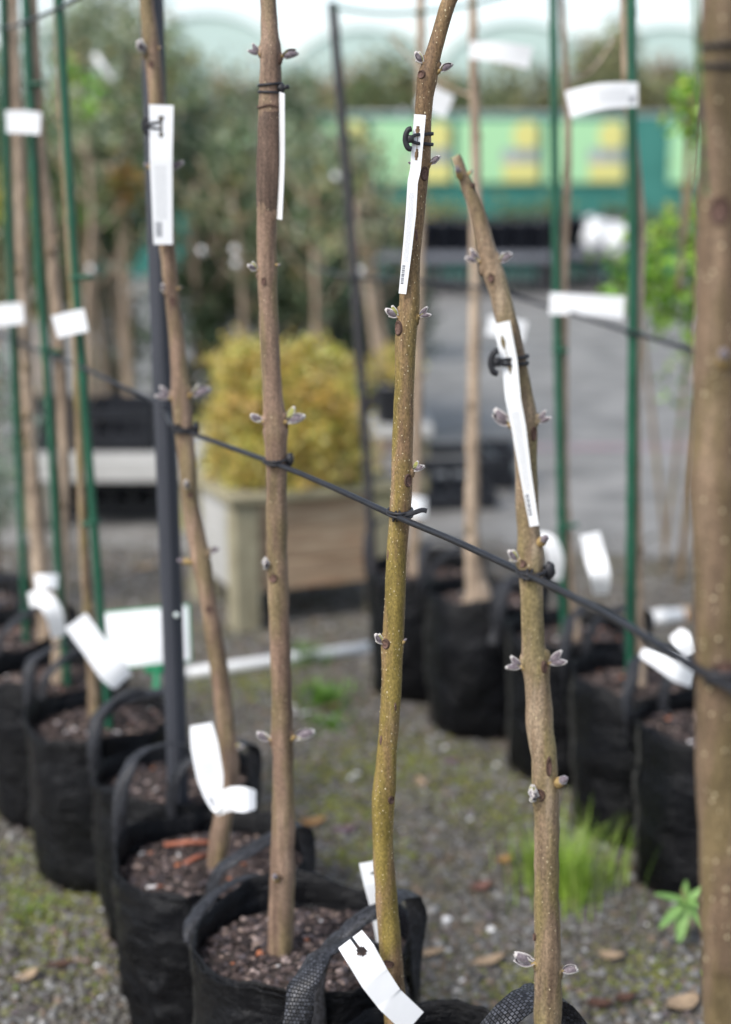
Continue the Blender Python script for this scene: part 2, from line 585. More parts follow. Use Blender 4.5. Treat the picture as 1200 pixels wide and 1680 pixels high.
M['chips'] = tint_mat('bark_chips', rough=0.75, spec=0.3)
M['pebble'] = tint_mat('gravel_stone', rough=0.62, spec=0.4)
M['leafy'] = tint_mat('leaf', rough=0.36, spec=0.5, translucent=0.42)
M['grass'] = tint_mat('grass_blade', rough=0.5, spec=0.4, translucent=0.35)
M['dry_leaf'] = tint_mat('dry_leaf', rough=0.7, spec=0.25, translucent=0.15)
M['timber'] = noise_mat('timber', [(0.3, srgb(120, 98, 78)), (0.5, srgb(160, 137, 112)), (0.72, srgb(184, 166, 140))], scale=2.0, stretch=(2.2, 2.2, 22), rough=0.75, bump=0.3, bscale=8,
                        second=(2.4, (1, 1, 1.6), 0.5, 0.68, srgb(172, 116, 80), 0.7))
M['timber_grey'] = noise_mat('timber_grey', [(0.3, srgb(128, 121, 98)), (0.7, srgb(164, 157, 132))], scale=2.0, stretch=(6, 6, 6), rough=0.75, bump=0.3, bscale=10,
                             second=(2.0, (1, 1, 3), 0.52, 0.7, srgb(150, 146, 92), 0.7))
M['timber_white'] = noise_mat('timber_white', [(0.3, srgb(158, 157, 152)), (0.7, srgb(188, 187, 184))], scale=3, rough=0.7)
M['black_plastic'] = noise_mat('black_plastic', [(0.3, (0.010, 0.011, 0.014)), (0.7, (0.022, 0.024, 0.03))], scale=20, rough=0.35, bump=0.2, bscale=30)
M['pvc'] = plain('pvc_white', (0.74, 0.75, 0.75), rough=0.4, var=0.05)
M['card_green'] = plain('card_green', (0.012, 0.25, 0.105), rough=0.4)
M['cloth_teal'] = noise_mat('cloth_teal', [(0.3, (0.03, 0.15, 0.125)), (0.7, (0.05, 0.21, 0.175))], scale=3, rough=0.8)
M['banner_green'] = plain('banner_green', srgb(160, 206, 158), rough=0.6, var=0.05)
M['banner_yellow'] = plain('banner_yellow', srgb(206, 200, 124), rough=0.6, var=0.06)
M['banner_grey'] = noise_mat('banner_grey', [(0.35, srgb(120, 130, 130)), (0.65, srgb(185, 185, 190))], scale=4, rough=0.6)
M['tunnel_film'] = plain('tunnel_film', srgb(182, 203, 196), rough=0.5, var=0.04)
M['steel'] = plain('steel', (0.42, 0.44, 0.45), rough=0.4)
M['bench_grey'] = noise_mat('bench_grey', [(0.3, srgb(92, 95, 102)), (0.7, srgb(128, 131, 138))], scale=6, rough=0.6)
M['pot_blue'] = plain('pot_dark', (0.018, 0.021, 0.03), rough=0.35)

def ground_mat():
    m, nt, b = new_mat('gravel_ground')
    L = nt.links.new
    tc = nt.nodes.new('ShaderNodeTexCoord')
    vo = nt.nodes.new('ShaderNodeTexVoronoi')
    vo.inputs['Scale'].default_value = 85
    L(tc.outputs['Object'], vo.inputs['Vector'])
    cr = nt.nodes.new('ShaderNodeValToRGB')
    e = cr.color_ramp.elements
    for k, (p, c) in enumerate([(0.0, srgb(70, 66, 57)), (1.0, srgb(134, 130, 124))]):
        e[k].position, e[k].color = p, c4(c)
    for p, c in [(0.3, srgb(95, 90, 80)), (0.6, srgb(108, 105, 100)), (0.85, srgb(119, 104, 88))]:
        q = e.new(p)
        q.color = c4(c)
    sp = nt.nodes.new('ShaderNodeSeparateColor')
    L(vo.outputs['Color'], sp.inputs[0])
    L(sp.outputs[0], cr.inputs[0])
    n = nt.nodes.new('ShaderNodeTexNoise')
    n.inputs['Scale'].default_value = 2.3
    n.inputs['Detail'].default_value = 7
    n.inputs['Roughness'].default_value = 0.7
    L(tc.outputs['Object'], n.inputs['Vector'])
    mr = nt.nodes.new('ShaderNodeMapRange')
    mr.inputs['From Min'].default_value = 0.5
    mr.inputs['From Max'].default_value = 0.64
    mr.inputs['To Max'].default_value = 0.5
    L(n.outputs[0], mr.inputs['Value'])
    mx = nt.nodes.new('ShaderNodeMix')
    mx.data_type = 'RGBA'
    L(mr.outputs[0], mx.inputs['Factor'])
    L(cr.outputs[0], mx.inputs['A'])
    mx.inputs['B'].default_value = c4(srgb(98, 97, 58))
    L(mx.outputs['Result'], b.inputs['Base Color'])
    b.inputs['Roughness'].default_value = 0.85
    bp = nt.nodes.new('ShaderNodeBump')
    bp.inputs['Distance'].default_value = 0.012
    bp.inputs['Strength'].default_value = 0.7
    bp.invert = True
    L(vo.outputs['Distance'], bp.inputs['Height'])
    L(bp.outputs[0], b.inputs['Normal'])
    return m
M['ground'] = ground_mat()
M['road'] = noise_mat('yard_asphalt', [(0.3, srgb(92, 90, 87)), (0.5, srgb(126, 124, 120)), (0.7, srgb(150, 147, 143))], scale=2.6, rough=0.6, bump=0.4, bscale=120, bdist=0.004, detail=9)
M['pink_paint'] = noise_mat('faded_line', [(0.3, srgb(136, 132, 136)), (0.7, srgb(156, 126, 134))], scale=5, rough=0.7)

# ------------------------------------------------------------------ the ground
def sheet(name, x0, x1, y0, y1, z, m, nx=1, ny=1):
    mb = MB()
    vs, fs = [], []
    for j in range(ny + 1):
        for i in range(nx + 1):
            vs.append((x0 + (x1 - x0) * i / nx, y0 + (y1 - y0) * j / ny, z))
    for j in range(ny):
        for i in range(nx):
            a = j * (nx + 1) + i
            fs.append((a, a + 1, a + nx + 2, a + nx + 1))
    mb.add(vs, fs)
    return tag(build(name, mb, m, smooth=False), kind='structure')
sheet('ground', -400, 400, -300, 900, 0.0, M['ground'])
mb = MB()                                   # the asphalt yard, with an uneven near edge
ed = [(-30 + 60 * k / 120) for k in range(121)]
vs = []
for x in ed:
    vs.append((x, 6.5 + 0.25 * noise.noise((x * 0.9, 0.3, 0)) + 0.1 * noise.noise((x * 4, 2.3, 0)), 0.004))
for x in ed:
    vs.append((x, 26, 0.004))
mb.add(vs, [(k, k + 1, 122 + k, 121 + k) for k in range(120)])
tag(build('road', mb, M['road'], smooth=False), kind='structure')
sheet('painted_line', -1.0, 6.0, 8.9, 9.05, 0.008, M['pink_paint'])

ICO_T = (1 + 5 ** .5) / 2
ICO_V = np.array([(-1, ICO_T, 0), (1, ICO_T, 0), (-1, -ICO_T, 0), (1, -ICO_T, 0), (0, -1, ICO_T), (0, 1, ICO_T), (0, -1, -ICO_T), (0, 1, -ICO_T), (ICO_T, 0, -1), (ICO_T, 0, 1), (-ICO_T, 0, -1), (-ICO_T, 0, 1)]) / math.sqrt(1 + ICO_T ** 2)
ICO_F = np.array([(0, 11, 5), (0, 5, 1), (0, 1, 7), (0, 7, 10), (0, 10, 11), (1, 5, 9), (5, 11, 4), (11, 10, 2), (10, 7, 6), (7, 1, 8), (3, 9, 4), (3, 4, 2), (3, 2, 6), (3, 6, 8), (3, 8, 9), (4, 9, 5), (2, 4, 11), (6, 2, 10), (8, 6, 7), (9, 8, 1)])
def stones(pos, size, flat, palette, weights, jit=0.22):
    """pos (n,3), size (n,): faceted pebbles; returns verts, faces, face colours"""
    n = len(pos)
    v = ICO_V[None] * (1 + RNG.uniform(-jit, jit, (n, 12, 1)))
    sc = np.stack([RNG.uniform(.7, 1.35, n), RNG.uniform(.7, 1.2, n), flat * RNG.uniform(.7, 1.2, n)], 1) * size[:, None]
    v = v * sc[:, None, :]
    t = RNG.uniform(-.5, .5, n)
    c, s = np.cos(t), np.sin(t)
    v = np.stack([v[..., 0], v[..., 1] * c[:, None] - v[..., 2] * s[:, None], v[..., 1] * s[:, None] + v[..., 2] * c[:, None]], -1)
    t = RNG.uniform(0, 6.28, n)
    c, s = np.cos(t), np.sin(t)
    v = np.stack([v[..., 0] * c[:, None] - v[..., 1] * s[:, None], v[..., 0] * s[:, None] + v[..., 1] * c[:, None], v[..., 2]], -1)
    v = (v + pos[:, None, :]).reshape(-1, 3)
    f = (ICO_F[None] + (np.arange(n) * 12)[:, None, None]).reshape(-1, 3)
    pal = np.array(palette)[RNG.choice(len(palette), n, p=np.array(weights) / sum(weights))] * RNG.uniform(.75, 1.2, (n, 1))
    return v, f, np.repeat(pal, 20, 0)
n = 56000
yy = 2.2 + 4.6 * RNG.uniform(0, 1, n) ** 1.25
xx = RNG.uniform(-1, 1, n) * (0.25 + yy * 0.26) 
size = np.minimum(RNG.gamma(3.2, 0.0016, n) + 0.0024, .014)
pos = np.stack([xx, yy, size * 0.22], 1)
PEB = [srgb(96, 93, 87), srgb(116, 115, 113), srgb(76, 71, 64), srgb(118, 102, 87), srgb(144, 142, 139), srgb(102, 93, 94), srgb(90, 89, 60), srgb(220, 220, 220)]
v, f, c = stones(pos, size, 0.55, PEB, [26, 24, 22, 8, 7, 5, 10, 0.6])
o = fast('gravel', v, f, M['pebble'], colors=c, smooth=True, kind='stuff')
o['label'] = 'loose grey and brown gravel covering the nursery ground'
# moss: tiny tufts in patches
mc = [(G(px, py), r) for px, py, r in [(60, 1420, .16), (110, 1560, .2), (30, 1500, .15), (90, 1480, .12), (770, 1280, .2), (820, 1330, .16), (690, 1260, .16), (540, 1270, .15), (640, 1230, .2), (560, 1330, .1), (1060, 1600, .12), (880, 1620, .1), (380, 1130, .2), (450, 1120, .2), (600, 1400, .1)]]
n = 11000
pick = RNG.integers(0, len(mc), n)
pos = np.array([[mc[k][0].x, mc[k][0].y, 0] for k in pick]) + np.stack([RNG.normal(0, 1, n), RNG.normal(0, 1, n), np.zeros(n)], 1) * np.array([mc[k][1] for k in pick])[:, None] * 0.55
size = RNG.uniform(.002, .006, n)
pos[:, 2] = size * 0.5
v, f, c = stones(pos, size, 0.6, [srgb(112, 116, 52), srgb(132, 132, 62), srgb(92, 96, 48), srgb(120, 140, 60)], [3, 3, 3, 1])
o = fast('moss', v, f, M['pebble'], colors=c, smooth=True, kind='stuff')
o['label'] = 'patches of olive moss between the gravel stones'

# ------------------------------------------------------------------ bags with soil and strap handles
def lerp(a, b, t): return a + (b - a) * t
def make_bag(label, cx, cy, r, h, handles, seed, soil_drop=0.045, chips=380, seams=(178, -8), group='black grow bags in the rows', rim_lo=0.0, low=False):
    o = empty('grow_bag', (cx, cy, 0), label, 'grow bag', group)
    NS, rows = (84, 34) if not low else (56, 18)
    ph = seed * 1.7
    def radius(a, z):
        q = Vector((math.cos(a) * 1.6, math.sin(a) * 1.6, z * 5 + ph))
        s = z / h
        rr = r * (0.93 + 0.09 * math.sin(min(1, s * 1.4) * math.pi / 2)) 
        rr += r * 0.05 * noise.noise(q + Vector((ph, 0, 0))) + r * 0.02 * noise.noise(Vector((q.x * 2.2, q.y * 2.2, z * 16 + ph)))
        cr_ = 1 - abs(noise.noise(Vector((math.cos(a) * 2.1 + ph, math.sin(a) * 2.1, z * 9 - ph)))) * 2.4
        cr2 = 1 - abs(noise.noise(Vector((math.cos(a) * 3.7 - ph, math.sin(a) * 3.7 + z * 6, z * 22 + ph)))) * 2.6
        rr += r * 0.045 * max(0, cr_) ** 5 + r * 0.032 * max(0, cr2) ** 5 - r * .015
        if s > 0.8:
            rr += r * 0.03 * noise.noise(Vector((math.cos(a) * 3.5, math.sin(a) * 3.5, ph))) * (s - .8) * 5
        return rr
    def rimz(a):
        return h + 0.03 * noise.noise(Vector((math.cos(a) * 1.5, math.sin(a) * 1.3, ph + 5))) - rim_lo * max(0, -math.sin(a))
    mb = MB()
    vs, fs = [], []
    for j in range(rows):
        s = j / (rows - 1)
        for k in range(NS):
            a = 2 * math.pi * k / NS
            z = rimz(a) * s
            rr = radius(a, z)
            if j == 0: rr *= 0.94
            vs.append((cx + rr * math.cos(a), cy + rr * math.sin(a), max(0.002, z)))
    for dz, dr in ((0.0015, -0.0015), (-0.001, -0.004), (-0.03, -0.006), (-0.09, -0.008)):   # rolled lip, then down the inside
        for k in range(NS):
            a = 2 * math.pi * k / NS
            z = rimz(a)
            rr = radius(a, z) + dr
            vs.append((cx + rr * math.cos(a), cy + rr * math.sin(a), z + dz))
    for j in range(rows + 3):
        for k in range(NS):
            k2 = (k + 1) % NS
            fs.append((j * NS + k, j * NS + k2, (j + 1) * NS + k2, (j + 1) * NS + k))
    fs.append(tuple(reversed(range(NS))))
    mb.add(vs, fs)
    build('wall', mb, M['bag'], o)
    # hem line round the top
    mb = MB()
    mb.tube([(cx + (radius(a, h) + .0025) * math.cos(a), cy + (radius(a, h) + .0025) * math.sin(a), rimz(a) - 0.008) for a in [2 * math.pi * k / NS for k in range(NS)]], 0.0018, 6, closed=True)
    build('hem', mb, M['bag'], o)
    for sa in seams:
        a = R(sa)
        pts = [(cx + (radius(a, h * s) + .001) * math.cos(a), cy + (radius(a, h * s) + .001) * math.sin(a), max(.004, rimz(a) * s)) for s in [k / 12 for k in range(13)]]
        mb = MB()
        mb.ribbon([Vector(q) for q in pts], [Vector((-math.sin(a), math.cos(a), 0))] * 13, 0.016, 0.004)
        build('seam', mb, M['seam'], o)
    # soil
    zs = h - soil_drop - rim_lo * 0.4
    mb = MB()
    vs = [(cx, cy, zs + 0.012)]
    for j in range(1, 7):
        for k in range(28):
            a = 2 * math.pi * k / 28
            rr = (r * 0.985) * j / 6
            x, y = cx + rr * math.cos(a), cy + rr * math.sin(a)
            vs.append((x, y, zs + 0.012 * (1 - (j / 6) ** 2) + 0.008 * noise.noise((x * 22, y * 22, seed))))
    fs = [(0, 1 + k, 1 + (k + 1) % 28) for k in range(28)]
    for j in range(5):
        for k in range(28):
            a, b = 1 + j * 28 + k, 1 + j * 28 + (k + 1) % 28
            fs.append((a, a + 28, b + 28, b))
    mb.add(vs, fs)
    so = build('soil', mb, M['soil'], o)
    n = int(chips * 2.6)
    rr = r * 0.95 * np.sqrt(RNG.uniform(0, 1, n))
    t = RNG.uniform(0, 6.28, n)
    size = np.minimum(RNG.gamma(3, 0.0011, n) + 0.0022, .0085)
    pos = np.stack([cx + rr * np.cos(t), cy + rr * np.sin(t), zs + 0.012 * (1 - (rr / r) ** 2) + size * .3], 1)
    v, f, c = stones(pos, size, 0.45, [srgb(70, 58, 54), srgb(98, 84, 80), srgb(46, 38, 36), srgb(136, 118, 108), srgb(160, 100, 70), srgb(74, 67, 69), srgb(205, 202, 200), srgb(150, 134, 128)], [26, 16, 36, 7, 1.5, 14, 1.2, 5], 0.3)
    fast('bark_chips', v, f, M['chips'], so, colors=c, smooth=False, kind='stuff')
    # strap handles: (mid angle, half spread, rise, lean outwards, skew)
    for hd in handles:
        am, sp, rise, lean, skew = hd[:5]
        w = hd[5] if len(hd) > 5 else 0.03
        pts, wd = [], []
        for k in range(25):
            t = k / 24
            s = math.sin(math.pi * t) ** 0.72
            a = R(am + sp * math.cos(math.pi * t) * (1 + 0.12 * s))
            rad = radius(a, h) + 0.006 + lean * s
            z = rimz(a) - 0.05 * (1 - s) + rise * s + skew * s * (t - .5)
            pts.append(Vector((cx + rad * math.cos(a), cy + rad * math.sin(a), z)))
            up = Vector((math.cos(a), math.sin(a), 0)) 
            tg = Vector((-math.sin(a), math.cos(a), 0))
            wd.append((up * (0.35 + 0.65 * s) + tg * (0.9 * (1 - s)) + Vector((0, 0, -0.25 * s))).normalized())
        # ends sewn flat on the wall
        a0, a1 = R(am + sp), R(am - sp)
        for (aa, end) in ((a0, 0), (a1, 1)):
            tg = Vector((-math.sin(aa), math.cos(aa), 0))
            q = Vector((cx + (radius(aa, h * .8) + .006) * math.cos(aa), cy + (radius(aa, h * .8) + .006) * math.sin(aa), h * 0.74))
            if end == 0:
                pts.insert(0, q); wd.insert(0, tg)
            else:
                pts.append(q); wd.append(tg)
        ref = wd[0]
        for i in range(1, len(wd)):
            if wd[i].dot(wd[i - 1]) < 0: wd[i] = -wd[i]
        mb = MB()
        mb.ribbon(pts, wd, w, 0.0035, edge=0.003)
        build('handle', mb, M['strap'], o)
    return zs
HB = lambda a=.15, b=.12: [(130, 36, a, .012, .0), (-50, 36, b, .012, .0)]
FRONT = [
    ('grow bag of the leaning first tree, red brown twigs on its soil', -.291, 2.82, .186, .345, [(130, 34, .16, -.005, .03), (-50, 36, .115, .0, -.02)], .025),
    ('grow bag holding the second tree, white label on its strap, soil in view', -.102, 2.43, .183, .375, [(136, 28, .0, .02, 0), (-48, 34, .135, .01, .02)], .02),
    ('grow bag of the sharpest tree at the bottom edge, label over strap', .098, 2.035, .188, .35, [(136, 33, .135, .004, -.03, .042), (-53, 30, .215, .0, .0, .042)], .0),
    ('grow bag of the tree with the cut top', .275, 1.74, .185, .38, HB(.08, .08), .0),
    ('grow bag of the thick trunk at the right edge', .44, 1.37, .19, .38, HB(.08, .08), .0),
]
SOIL = []
for k, (lb, x, y, r_, h, hd, lo) in enumerate(FRONT):
    SOIL.append(make_bag(lb, x, y, r_, h, hd, k + 1, chips=620 if k < 3 else 200, rim_lo=lo))
LEFT = [
    ('grow bag holding the grey stake, behind the first tree bag', -.405, 3.16, .165, .36, HB(.13, .13)),
    ('grow bag with orange chips on its rim under the slanted white label', -.605, 3.46, .17, .385, HB(.13, .1)),
    ('grow bag under the curled white label at the left edge', -.79, 3.81, .17, .37, HB(.14, .11)),
    ('third green staked grow bag, cut by the left edge', -.975, 4.17, .17, .37, HB(.14, .11)),
    ('farthest grow bag of the left row, partly behind another bag', -1.16, 4.54, .17, .37, HB(.12, .1)),
]
for k, (lb, x, y, r_, h, hd) in enumerate(LEFT):
    make_bag(lb, x, y, r_, h, hd, k + 11, chips=300, low=True, seams=(185, 175 - 180))
RIGHT = [
    ('farthest grow bag of the back row, holding the dark stake', .18, 4.74, .165, .40),
    ('grow bag whose pale trunk flares at the soil, back row', .345, 4.43, .168, .405),
    ('grow bag at the foot of the left green stake, back row', .56, 4.08, .175, .40),
    ('grow bag behind the bright grass tuft, back row', .682, 3.70, .175, .40),
    ('nearest grow bag of the back row, beside the thick trunk', .79, 3.39, .175, .40),
]
for k, (lb, x, y, r_, h) in enumerate(RIGHT):
    make_bag(lb, x, y, r_, h, HB(.12, .1), k + 21, chips=260, low=True, seams=(188, 5))

# ------------------------------------------------------------------ trees: trunks, buds, scars, lenticels
def dense(path, Y, zend=None, step=0.01):
    """path of (px, py, width px[, dy]) -> points and radii on the upright plane y = Y"""
    P4 = []
    for q in path:
        yy_ = Y + (q[3] if len(q) > 3 else 0)
        p = V(q[0], q[1], yy_)
        P4.append((p, q[2] * mpp(q[1], yy_) / 2))
    if zend is not None and P4[-1][0].z > zend:
        a, b = P4[-2], P4[-1]
        dz = b[0].z - zend
        sl = (b[0].x - a[0].x) / max(1e-4, (a[0].z - b[0].z))
        sl = max(-.06, min(.06, sl))
        P4.append((Vector((b[0].x + sl * dz, b[0].y, zend)), b[1] * 1.06))
    pts, rad = [], []
    for i in range(len(P4) - 1):
        a, b, c, d = P4[max(i - 1, 0)], P4[i], P4[i + 1], P4[min(i + 2, len(P4) - 1)]
        n = max(1, int(math.ceil((c[0] - b[0]).length / step)))
        for k in range(n):
            pts.append(crom(a[0], b[0], c[0], d[0], k / n))
            t = k / n
            rad.append(lerp(b[1], c[1], t * t * (3 - 2 * t)))
    pts.append(P4[-1][0]); rad.append(P4[-1][1])
    return pts, rad
def at_height(pts, rad, z):
    best = min(range(len(pts)), key=lambda i: abs(pts[i].z - z))
    return pts[best], rad[best]
def leaf_shell(mb, base, d, nrm, L, W, cup, curl, th=0.0009, mis=(0, 1)):
    """a cupped young leaf with a pale furry border; d axis, nrm the hollow side"""
    d = d.normalized()
    nrm = (nrm - d * nrm.dot(d)).normalized()
    s = d.cross(nrm)
    NU, NV = 9, 7
    top = []
    for i in range(NU + 1):
        u = i / NU
        w = W * (math.sin(math.pi * min(1, u * 0.9 + 0.06)) ** 0.6) * (1.08 - 0.25 * u)
        for j in range(NV):
            q = (-1, -.84, -.42, 0, .42, .84, 1)[j]
            p = base + d * (L * u) + s * (w * q) + nrm * (cup * W * (q * q) * (1 - .3 * u) + curl * L * u * u - cup * W * .6 * math.sin(math.pi * u))
            top.append(p)
    n0 = len(top)
    vs = top + [p - nrm * th for p in top]
    fin, fbo = [], []
    for i in range(NU):
        for j in range(NV - 1):
            a = i * NV + j
            q1 = (a, a + 1, a + NV + 1, a + NV)
            q2 = tuple(n0 + x for x in reversed(q1))
            (fbo if (j in (0, NV - 2) or i == NU - 1) else fin).extend([q1, q2])
        a = i * NV
        fbo.append((a, a + NV, n0 + a + NV, n0 + a))
        a = i * NV + NV - 1
        fbo.append((a, n0 + a, n0 + a + NV, a + NV))
    for j in range(NV - 1):
        a = NU * NV + j
        fbo.append((a, a + 1, n0 + a + 1, n0 + a))
    o = mb.add(vs, fin, mis[0])
    mb.f.extend([tuple(i + o for i in f) for f in fbo])
    mb.m.extend([mis[1]] * len(fbo))
def bud(tree, base, tip, kind, rnd):
    d = tip - base
    L = max(.010 if kind == 'tiny' else .0185, d.length * rnd.uniform(.8, 1.05))
    d.normalize()
    cam_dir = (Vector((0, 0, CAM_H)) - base).normalized()
    side = d.cross(cam_dir).normalized()
    up = Vector((0, 0, 1))
    BM = [M['bud_purple'], M['bud_fuzz'], M['bud_green'], M['stalk']]
    along = Vector((0, 0, 1)).rotation_difference(d).to_matrix()
    b0 = base + d * L * .2
    mb = MB()
    if kind == 'tiny':
        mb.ellipsoid(base + d * L * .3, (L * .22, L * .22, L * .5), along, 8, 6, 3, wob=.25)
        mb.ellipsoid(base + d * L * .62, (L * .17, L * .17, L * .34), along, 8, 6, 0, wob=.2)
        build('bud', mb, BM, tree)
        return
    mb.tube([base - d * .003, base + d * L * .12, base + d * L * .28], [L * .16, L * .12, L * .09], 8, 3)
    mb.ellipsoid(b0 + d * L * .3, (L * .1, L * .1, L * .32), along, 8, 6, 0)
    B = build('bud', mb, BM, tree)
    def lf(b, dd, nr, l, w, cup, curl, mi=0):
        m2 = MB()
        leaf_shell(m2, b, dd.normalized(), nr, L * l, L * w, cup, curl, mis=(mi, 1))
        build('bud_leaf', m2, BM, B)
    if kind == 'closed':
        lf(b0, d + side * rnd.uniform(.0, .2), -cam_dir + side * .3, .86, .23, .9, rnd.uniform(-.1, .1))
        lf(b0, d - side * rnd.uniform(.0, .2), cam_dir + side * .3, .8, .22, .9, rnd.uniform(-.1, .1))
        lf(b0, d * .7 + up * rnd.uniform(-.6, .7), up - cam_dir * .4, rnd.uniform(.35, .55), .14, .6, .05, 2)
    elif kind == 'open':
        a = rnd.uniform(-.15, .15)
        lf(b0, d + side * (.12 + a), -cam_dir + side * .25, .9, .25, .75, .03)
        lf(b0 + cam_dir * L * .04, d + side * (.05 + a), cam_dir + side * .2, .8, .22, .8, .05)
        lf(b0, d * .6 + up * .75, -cam_dir * .8 + side * .5, .78, .2, .5, -.05, 2)
        lf(b0, d * .9 - up * .5, up + cam_dir * .4, .55, .15, .7, .1, 2)
    elif kind == 'double':
        for sg in (.5, -.42):
            dd = d + up * sg
            lf(b0, dd, -cam_dir + side * .3 * sg, .86, .19, .8, .02)
            lf(b0, dd, cam_dir + side * .3, .78, .17, .8, .02)
        lf(b0, d, -cam_dir + up * .5, .55, .15, .6, .05, 2)
def make_tree(name, label, Y, path, mats, zend, buds=(), scars=(), lent=0, wob=0.06, group=None, rings=12, lent_size=.0011, lent_z=None, cut=False, cat='tree'):
    pts, rad = dense(path, Y, zend)
    base = pts[-1]
    o = empty(name, tuple(base), label, cat, group)
    mb = MB()
    rk = random.Random(int(Y * 991))
    rad = [r_ * (1 + .02 * noise.noise(Vector((p_.z * 38, Y * 7, 0))) + .02 * noise.noise(Vector((p_.z * 110, Y * 3, 5)))) for p_, r_ in zip(pts, rad)]
    mb.tube(list(reversed(pts)), list(reversed(rad)), rings, wob=wob * 1.4, wfreq=34)
    for b in buds:                                  # swollen cushions under the buds
        c_, r_ = at_height(pts, rad, V(b[0], b[1], Y).z - .007)
        tx = V(b[0], b[1], c_.y).x
        fr = max(-1, min(1, (tx - c_.x) / (r_ * 1.25)))
        nr = Vector((fr, -math.sqrt(max(0, 1 - fr * fr)) - .25, 0)).normalized()
        mb.ellipsoid(c_ + nr * r_ * .72, tuple(q_ * (.6 if b[2] == 'tiny' else 1) for q_ in (r_ * .48, r_ * .48, r_ * rk.uniform(.6, .9))), None, 10, 8, wob=.3)
    build('trunk', mb, mats, o)
    rnd = random.Random(len(path) * 13 + int(Y * 100))
    for b in buds:
        px, py, kind = b[:3]
        z = V(px, py, Y).z
        c, r = at_height(pts, rad, z - (0.004 if kind != 'tiny' else 0))
        tip = V(px, py, c.y)
        sgn = 1 if tip.x > c.x else -1
        off = abs(tip.x - c.x)
        if off < r * 1.15:                          # sits on the face towards the camera
            fr = max(-.95, min(.95, (tip.x - c.x) / r))
            bp = Vector((c.x + r * .85 * fr, c.y - r * math.sqrt(1 - fr * fr) * .8, c.z - .006))
            tip = Vector((tip.x + (.005 if fr > 0 else -.005), c.y - r - 0.014, tip.z + .011))
        else:
            bp = Vector((c.x + sgn * r * .82, c.y - r * .35, c.z - 0.3 * (off - r) - .002))
            tip = Vector((tip.x, c.y - r * .6, tip.z))
            d = tip - bp
            tip = bp + d * 1.18
        bud(o, bp, tip, kind, rnd)
    for s in scars:
        px, py, w, h = s
        c, r = at_height(pts, rad, V(px, py, Y).z)
        p = V(px, py, c.y - r)
        fr = max(-.97, min(.97, (p.x - c.x) / r))
        nrm = Vector((fr, -math.sqrt(1 - fr * fr), 0))
        m_ = mpp(py, Y)
        q = Vector((c.x, c.y, p.z)) + nrm * (r * .985)
        tg = Vector((0, 0, 1)).cross(nrm)
        rot = Matrix((tg, nrm, Vector((0, 0, 1)))).transposed()
        mb = MB()
        N = 16
        prof = [(1.25, -.002, 1), (1.08, .0022, 1), (.92, .0026, 1), (.84, .0008, 0), (.45, .0014, 0), (0.02, .001, 0)]
        vs = []
        for sc_, dep, _ in prof:
            for k in range(N):
                a = 2 * math.pi * k / N
                vs.append(q + rot @ Vector((math.cos(a) * w * m_ / 2 * sc_, dep - (math.cos(a) * w * m_ / 2 * sc_) ** 2 / (2 * r), math.sin(a) * h * m_ / 2 * sc_)))
        fs, ms = [], []
        for j in range(len(prof) - 1):
            for k in range(N):
                fs.append((j * N + k, j * N + (k + 1) % N, (j + 1) * N + (k + 1) % N, (j + 1) * N + k))
                ms.append(1 if j < 2 else 0)
        mb.add(vs, fs)
        mb.m = ms
        build('leaf_scar', mb, [M['scar'], M['scar_rim']], o)
    if lent:
        n = tries = 0
        P, S, A = [], [], []
        idx = list(range(4, len(pts) - 4))
        while n < lent:
            i = rnd.choice(idx)
            if lent_z and not (lent_z[0] < pts[i].z < lent_z[1]) and rnd.random() > .2: 
                continue
            a = rnd.uniform(math.pi * 1.0, math.pi * 2.0) + rnd.uniform(-.2, .2)
            nrm = Vector((math.cos(a), math.sin(a), 0))
            t = rnd.random()
            p = pts[i].lerp(pts[i + 1], t) + nrm * (rad[i] * 1.004)
            s = lent_size * rnd.choice([.5, .6, .6, .7, .8, .9, 1.15])
            tries += 1
            if tries < 20000 and any((p - q_).length < .0052 for q_ in P): continue
            P.append(p); S.append(s); A.append(nrm); n += 1
        mb = MB()
        for p, s, nr in zip(P, S, A):
            tg = Vector((0, 0, 1)).cross(nr)
            el = rnd.uniform(.8, 1.7)
            v = [p + tg * (math.cos(k * math.pi / 3) * s) + Vector((0, 0, math.sin(k * math.pi / 3) * s * el)) for k in range(6)] + [p + nr * s * .6]
            mb.add(v, [(k, (k + 1) % 6, 6) for k in range(6)])
        build('lenticels', mb, M['lenticel'], o, kind='stuff')
    return o, pts, rad

YT = [2.82, 2.43, 2.10, 1.775, 1.395]
T = {}
T[1] = make_tree('young_tree', 'thin leaning bare tree tied beside the grey stake', YT[0],
    [(237, -60, 24), (240, 0, 24), (250, 87, 27), (256, 157, 25), (266, 280, 27), (275, 400, 26), (282, 480, 24), (292, 575, 26), (298, 655, 33), (303, 715, 31), (310, 785, 28), (313, 825, 27), (328, 907, 32), (343, 995, 28), (360, 1100, 30), (372, 1205, 31), (377, 1270, 31), (367, 1335, 31), (358, 1395, 33)],
    M['bark_brown'], SOIL[0] - .01,
    [(236, 82, 'open'), (265, 78, 'tiny'), (236, 268, 'tiny'), (297, 266, 'closed'), (268, 472, 'open'), (300, 470, 'tiny'), (262, 640, 'double'), (340, 634, 'closed'), (309, 794, 'open'), (296, 917, 'tiny'), (358, 898, 'closed'), (395, 1222, 'open')],
    [(283, 494, 9, 12), (248, 105, 8, 9), (343, 1000, 10, 10), (312, 812, 8, 10)], 120, lent_size=.0009, group='bare trees tied to the wire')
